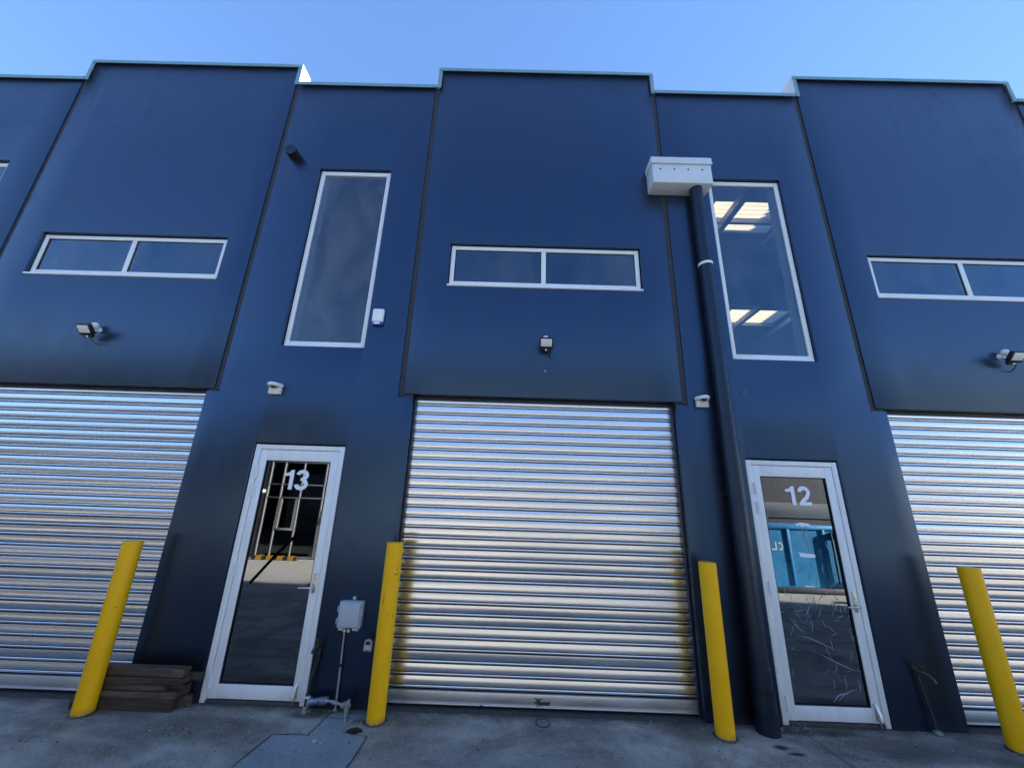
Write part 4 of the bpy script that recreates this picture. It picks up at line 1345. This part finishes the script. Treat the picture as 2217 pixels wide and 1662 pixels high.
# leaf crumbs and grit along the wall foot
def litter():
    b = MB()
    rng = random.Random(5)
    spots = [(-1.5, -.06, .18, .03, 110), (2.28, -.08, .16, .04, 90), (2.5, -.02, .4, .02, 60), (-1.13, -.2, .08, .06, 80), (1.75, -.03, .25, .02, 40),
             (-2.2, -.35, .3, .1, 70), (0, -.03, 1.6, .03, 50), (-2.6, -.5, 1.6, .2, 70), (.5, -.4, 1.6, .25, 40), (3.0, -.3, .9, .15, 60), (-2.55, -.06, .1, .05, 40)]
    for cx, cy, sx, sy, n_ in spots:
        for q in range(n_):
            x, y = rng.gauss(cx, sx * .6), min(-.004, rng.gauss(cy, sy * .7))
            if -1.19 < x < -1.04 and -.345 < y < -.225:
                continue
            s = rng.uniform(.0015, .006)
            a = rng.uniform(0, PI)
            z = GZ + .0085
            t_ = bmesh.new()
            bmesh.ops.create_cube(t_, size=1)
            bmesh.ops.scale(t_, vec=(s * 2, s, s * .7), verts=t_.verts)
            bmesh.ops.rotate(t_, cent=(0, 0, 0), matrix=Matrix.Rotation(a, 3, 'Z') @ Matrix.Rotation(rng.uniform(-.4, .4), 3, 'X'), verts=t_.verts)
            bmesh.ops.translate(t_, vec=(x, y, z + s * .2), verts=t_.verts)
            b.merge(t_, 0 if rng.random() < .75 else 1)
    o = b.build('leaf_litter', [M['leaf'], M['pebble']])
    tag(o, 'dry leaf crumbs and grit scattered along the foot of the wall', 'leaf litter', kind='stuff')
litter()

# ------------------------------------------------------------------ across the lane, seen mirrored in the door glass
YO = -7.45
ob = thing('opposite_building', (0, YO, GZ), 'dark grey building across the lane, mirrored in the glass of door 13', 'building')
sx0, sx1, sz1 = -6.95, -4.40, 2.56
xs = [-45, sx0, sx1, 45]; zs = [-.2, sz1, 5.6]
b = MB()
b.box(-45, sx0, YO - .2, YO, -.2, sz1); b.box(4.2, 45, YO - .2, YO, -.2, 1.46); b.box(4.2, 45, YO - .2, YO, 1.86, sz1)
b.box(-45, 45, YO - .2, YO, sz1, 2.619); b.box(-45, 45, YO - 12, YO - .21, 3.1, 3.3)
b.build('wall', M['opp_wall'], ob)
b = MB(); b.box(4.2, 45, YO - .2, YO + .03, 1.462, 1.858, .004); b.build('render_band', M['opp_band'], ob)
b = MB(); b.box(sx1 + .001, 4.199, YO - .2, YO + .002, -.2, 2.6185); b.build('render_panel', M['opp_cream'], ob)
b = MB(); b.box(-45, 45, YO - .2, YO + .004, 2.62, 3.45); b.build('fascia', M['opp_fascia'], ob)
b = MB()
w_ = .021
for x in (-6.92, -6.545, -5.99, -5.34, -4.43):
    b.box(x - w_, x + w_, YO - .02, YO + .010, .0, sz1 - .002, .003)
for z in (2.53, 1.91, 1.55, .02):
    b.box(sx0 + .002, sx1 - .002, YO - .018, YO + .008, z - w_ * .8, z + w_ * .8, .003)
for x0, x1, z in ((-6.515, -6.02, .722), (-5.31, -4.46, 1.19)):
    b.box(x0, x1, YO - .016, YO + .012, z - .03, z + .03, .003)
b.box(-6.515, -6.455, YO - .016, YO + .013, .75, 1.52); b.box(-6.08, -6.02, YO - .016, YO + .013, .75, 1.52); b.box(-5.305, -5.20, YO - .016, YO + .013, .04, 1.16)
w = b.build('shopfront_frame', M['opp_frame'], ob)
b = MB(); b.box(sx0, sx1, YO - .035, YO - .03, 0, sz1); b.build('pane', M['opp_glass'], w)
b = MB(); b.box(-5.27, -5.24, YO + .02, YO + .07, .86, .99, .004); b.sphere((-5.255, YO + .03, 1.05), .02, 10); b.build('door_handle', M['steel'], w)
b = MB(); b.tube([(-7.02, YO, 1.71), (-7.02, YO + .05, 1.71)], .05, 16); b.sphere((-7.02, YO + .06, 1.71), .05, 14); b.build('wall_lamp', M['white_plastic'], ob)
b = MB(); b.box(sx0 - .4, sx1 + .4, YO - 5, YO - 4.9, 0, 3); b.build('back_wall', M['indoor_dark'], ob)

ws = thing('wheel_stop', (-6.2, -7.2, GZ), 'black and amber rubber wheel stop mirrored in the glass of door 13', 'wheel stop')
b = MB(); b.prism([(-7.28, GZ), (-7.13, GZ), (-7.155, .075), (-7.255, .075)], -6.80, -5.62, plane='yz'); b.build('rubber_body', M['rubber'], ws)
for i in range(4):
    x = -6.70 + i * .285
    b = MB(); b.prism([(-7.265, .0), (-7.125, -.015), (-7.150, .079), (-7.257, .079)], x, x + .15, plane='yz'); b.build('reflector', M['amber'], ws)

wb = thing('waste_bin', (6.5, -5.5, GZ), 'teal steel waste bin mirrored in the glass of door 12', 'waste bin')
bx0, bx1, by0, by1 = 4.75, 7.36, -6.40, -5.20
b = MB()
b.prism([(bx0, .10), (bx1, .10), (bx1 - .02, 1.345), (bx0, 1.345)], by0, by1)
for x in (5.35, 6.09, 6.86):
    b.box(x - .035, x + .030, by1 + .001, by1 + .018, .14, 1.26, .004)
b.box(bx0, bx1, by1 + .001, by1 + .022, 1.262, 1.338, .005)
b.build('bin_body', M['bin'], wb)
b = MB(); b.box(bx0 + .05, bx1 - .05, by0 + .05, by1 + .03, .0, .098, .01); b.build('base_rail', M['bin_dark'], wb)
b = MB()
for z in (.17, 1.15):
    b.box(bx1 - .26, bx1 + .02, by1 + .01, by1 + .07, z, z + .08, .005)
b.build('latch_bracket', M['rust_cream'], wb)
b = MB(); b.box(bx1 - .05, bx1 + .01, by1 + .002, by1 + .04, .26, 1.14, .003); b.build('edge_strip', M['rust_cream'], wb)
b = MB(); b.tube([(7.00, by1 + .05, .2), (7.00, by1 + .05, 1.2)], .02, 10); b.tube([(7.10, by1 + .05, .2), (7.10, by1 + .05, 1.2)], .02, 10); b.build('lock_rod', M['bin_dark'], wb)
# lettering on the bin, read from the wall side (towards smaller x)
b = MB()
for i, ch in enumerate('CLE'):
    q = MB(); digit_shape(q, ch, 0, 0, .115, .165, .030, 0, .004)
    bmesh.ops.transform(q.bm, matrix=Matrix.Translation((5.95 - i * .140, by1 + .002, .82)) @ Matrix.Rotation(PI, 4, 'Z'), verts=q.bm.verts)
    b.merge(q.bm)
b.build('lettering', M['digit'], wb)
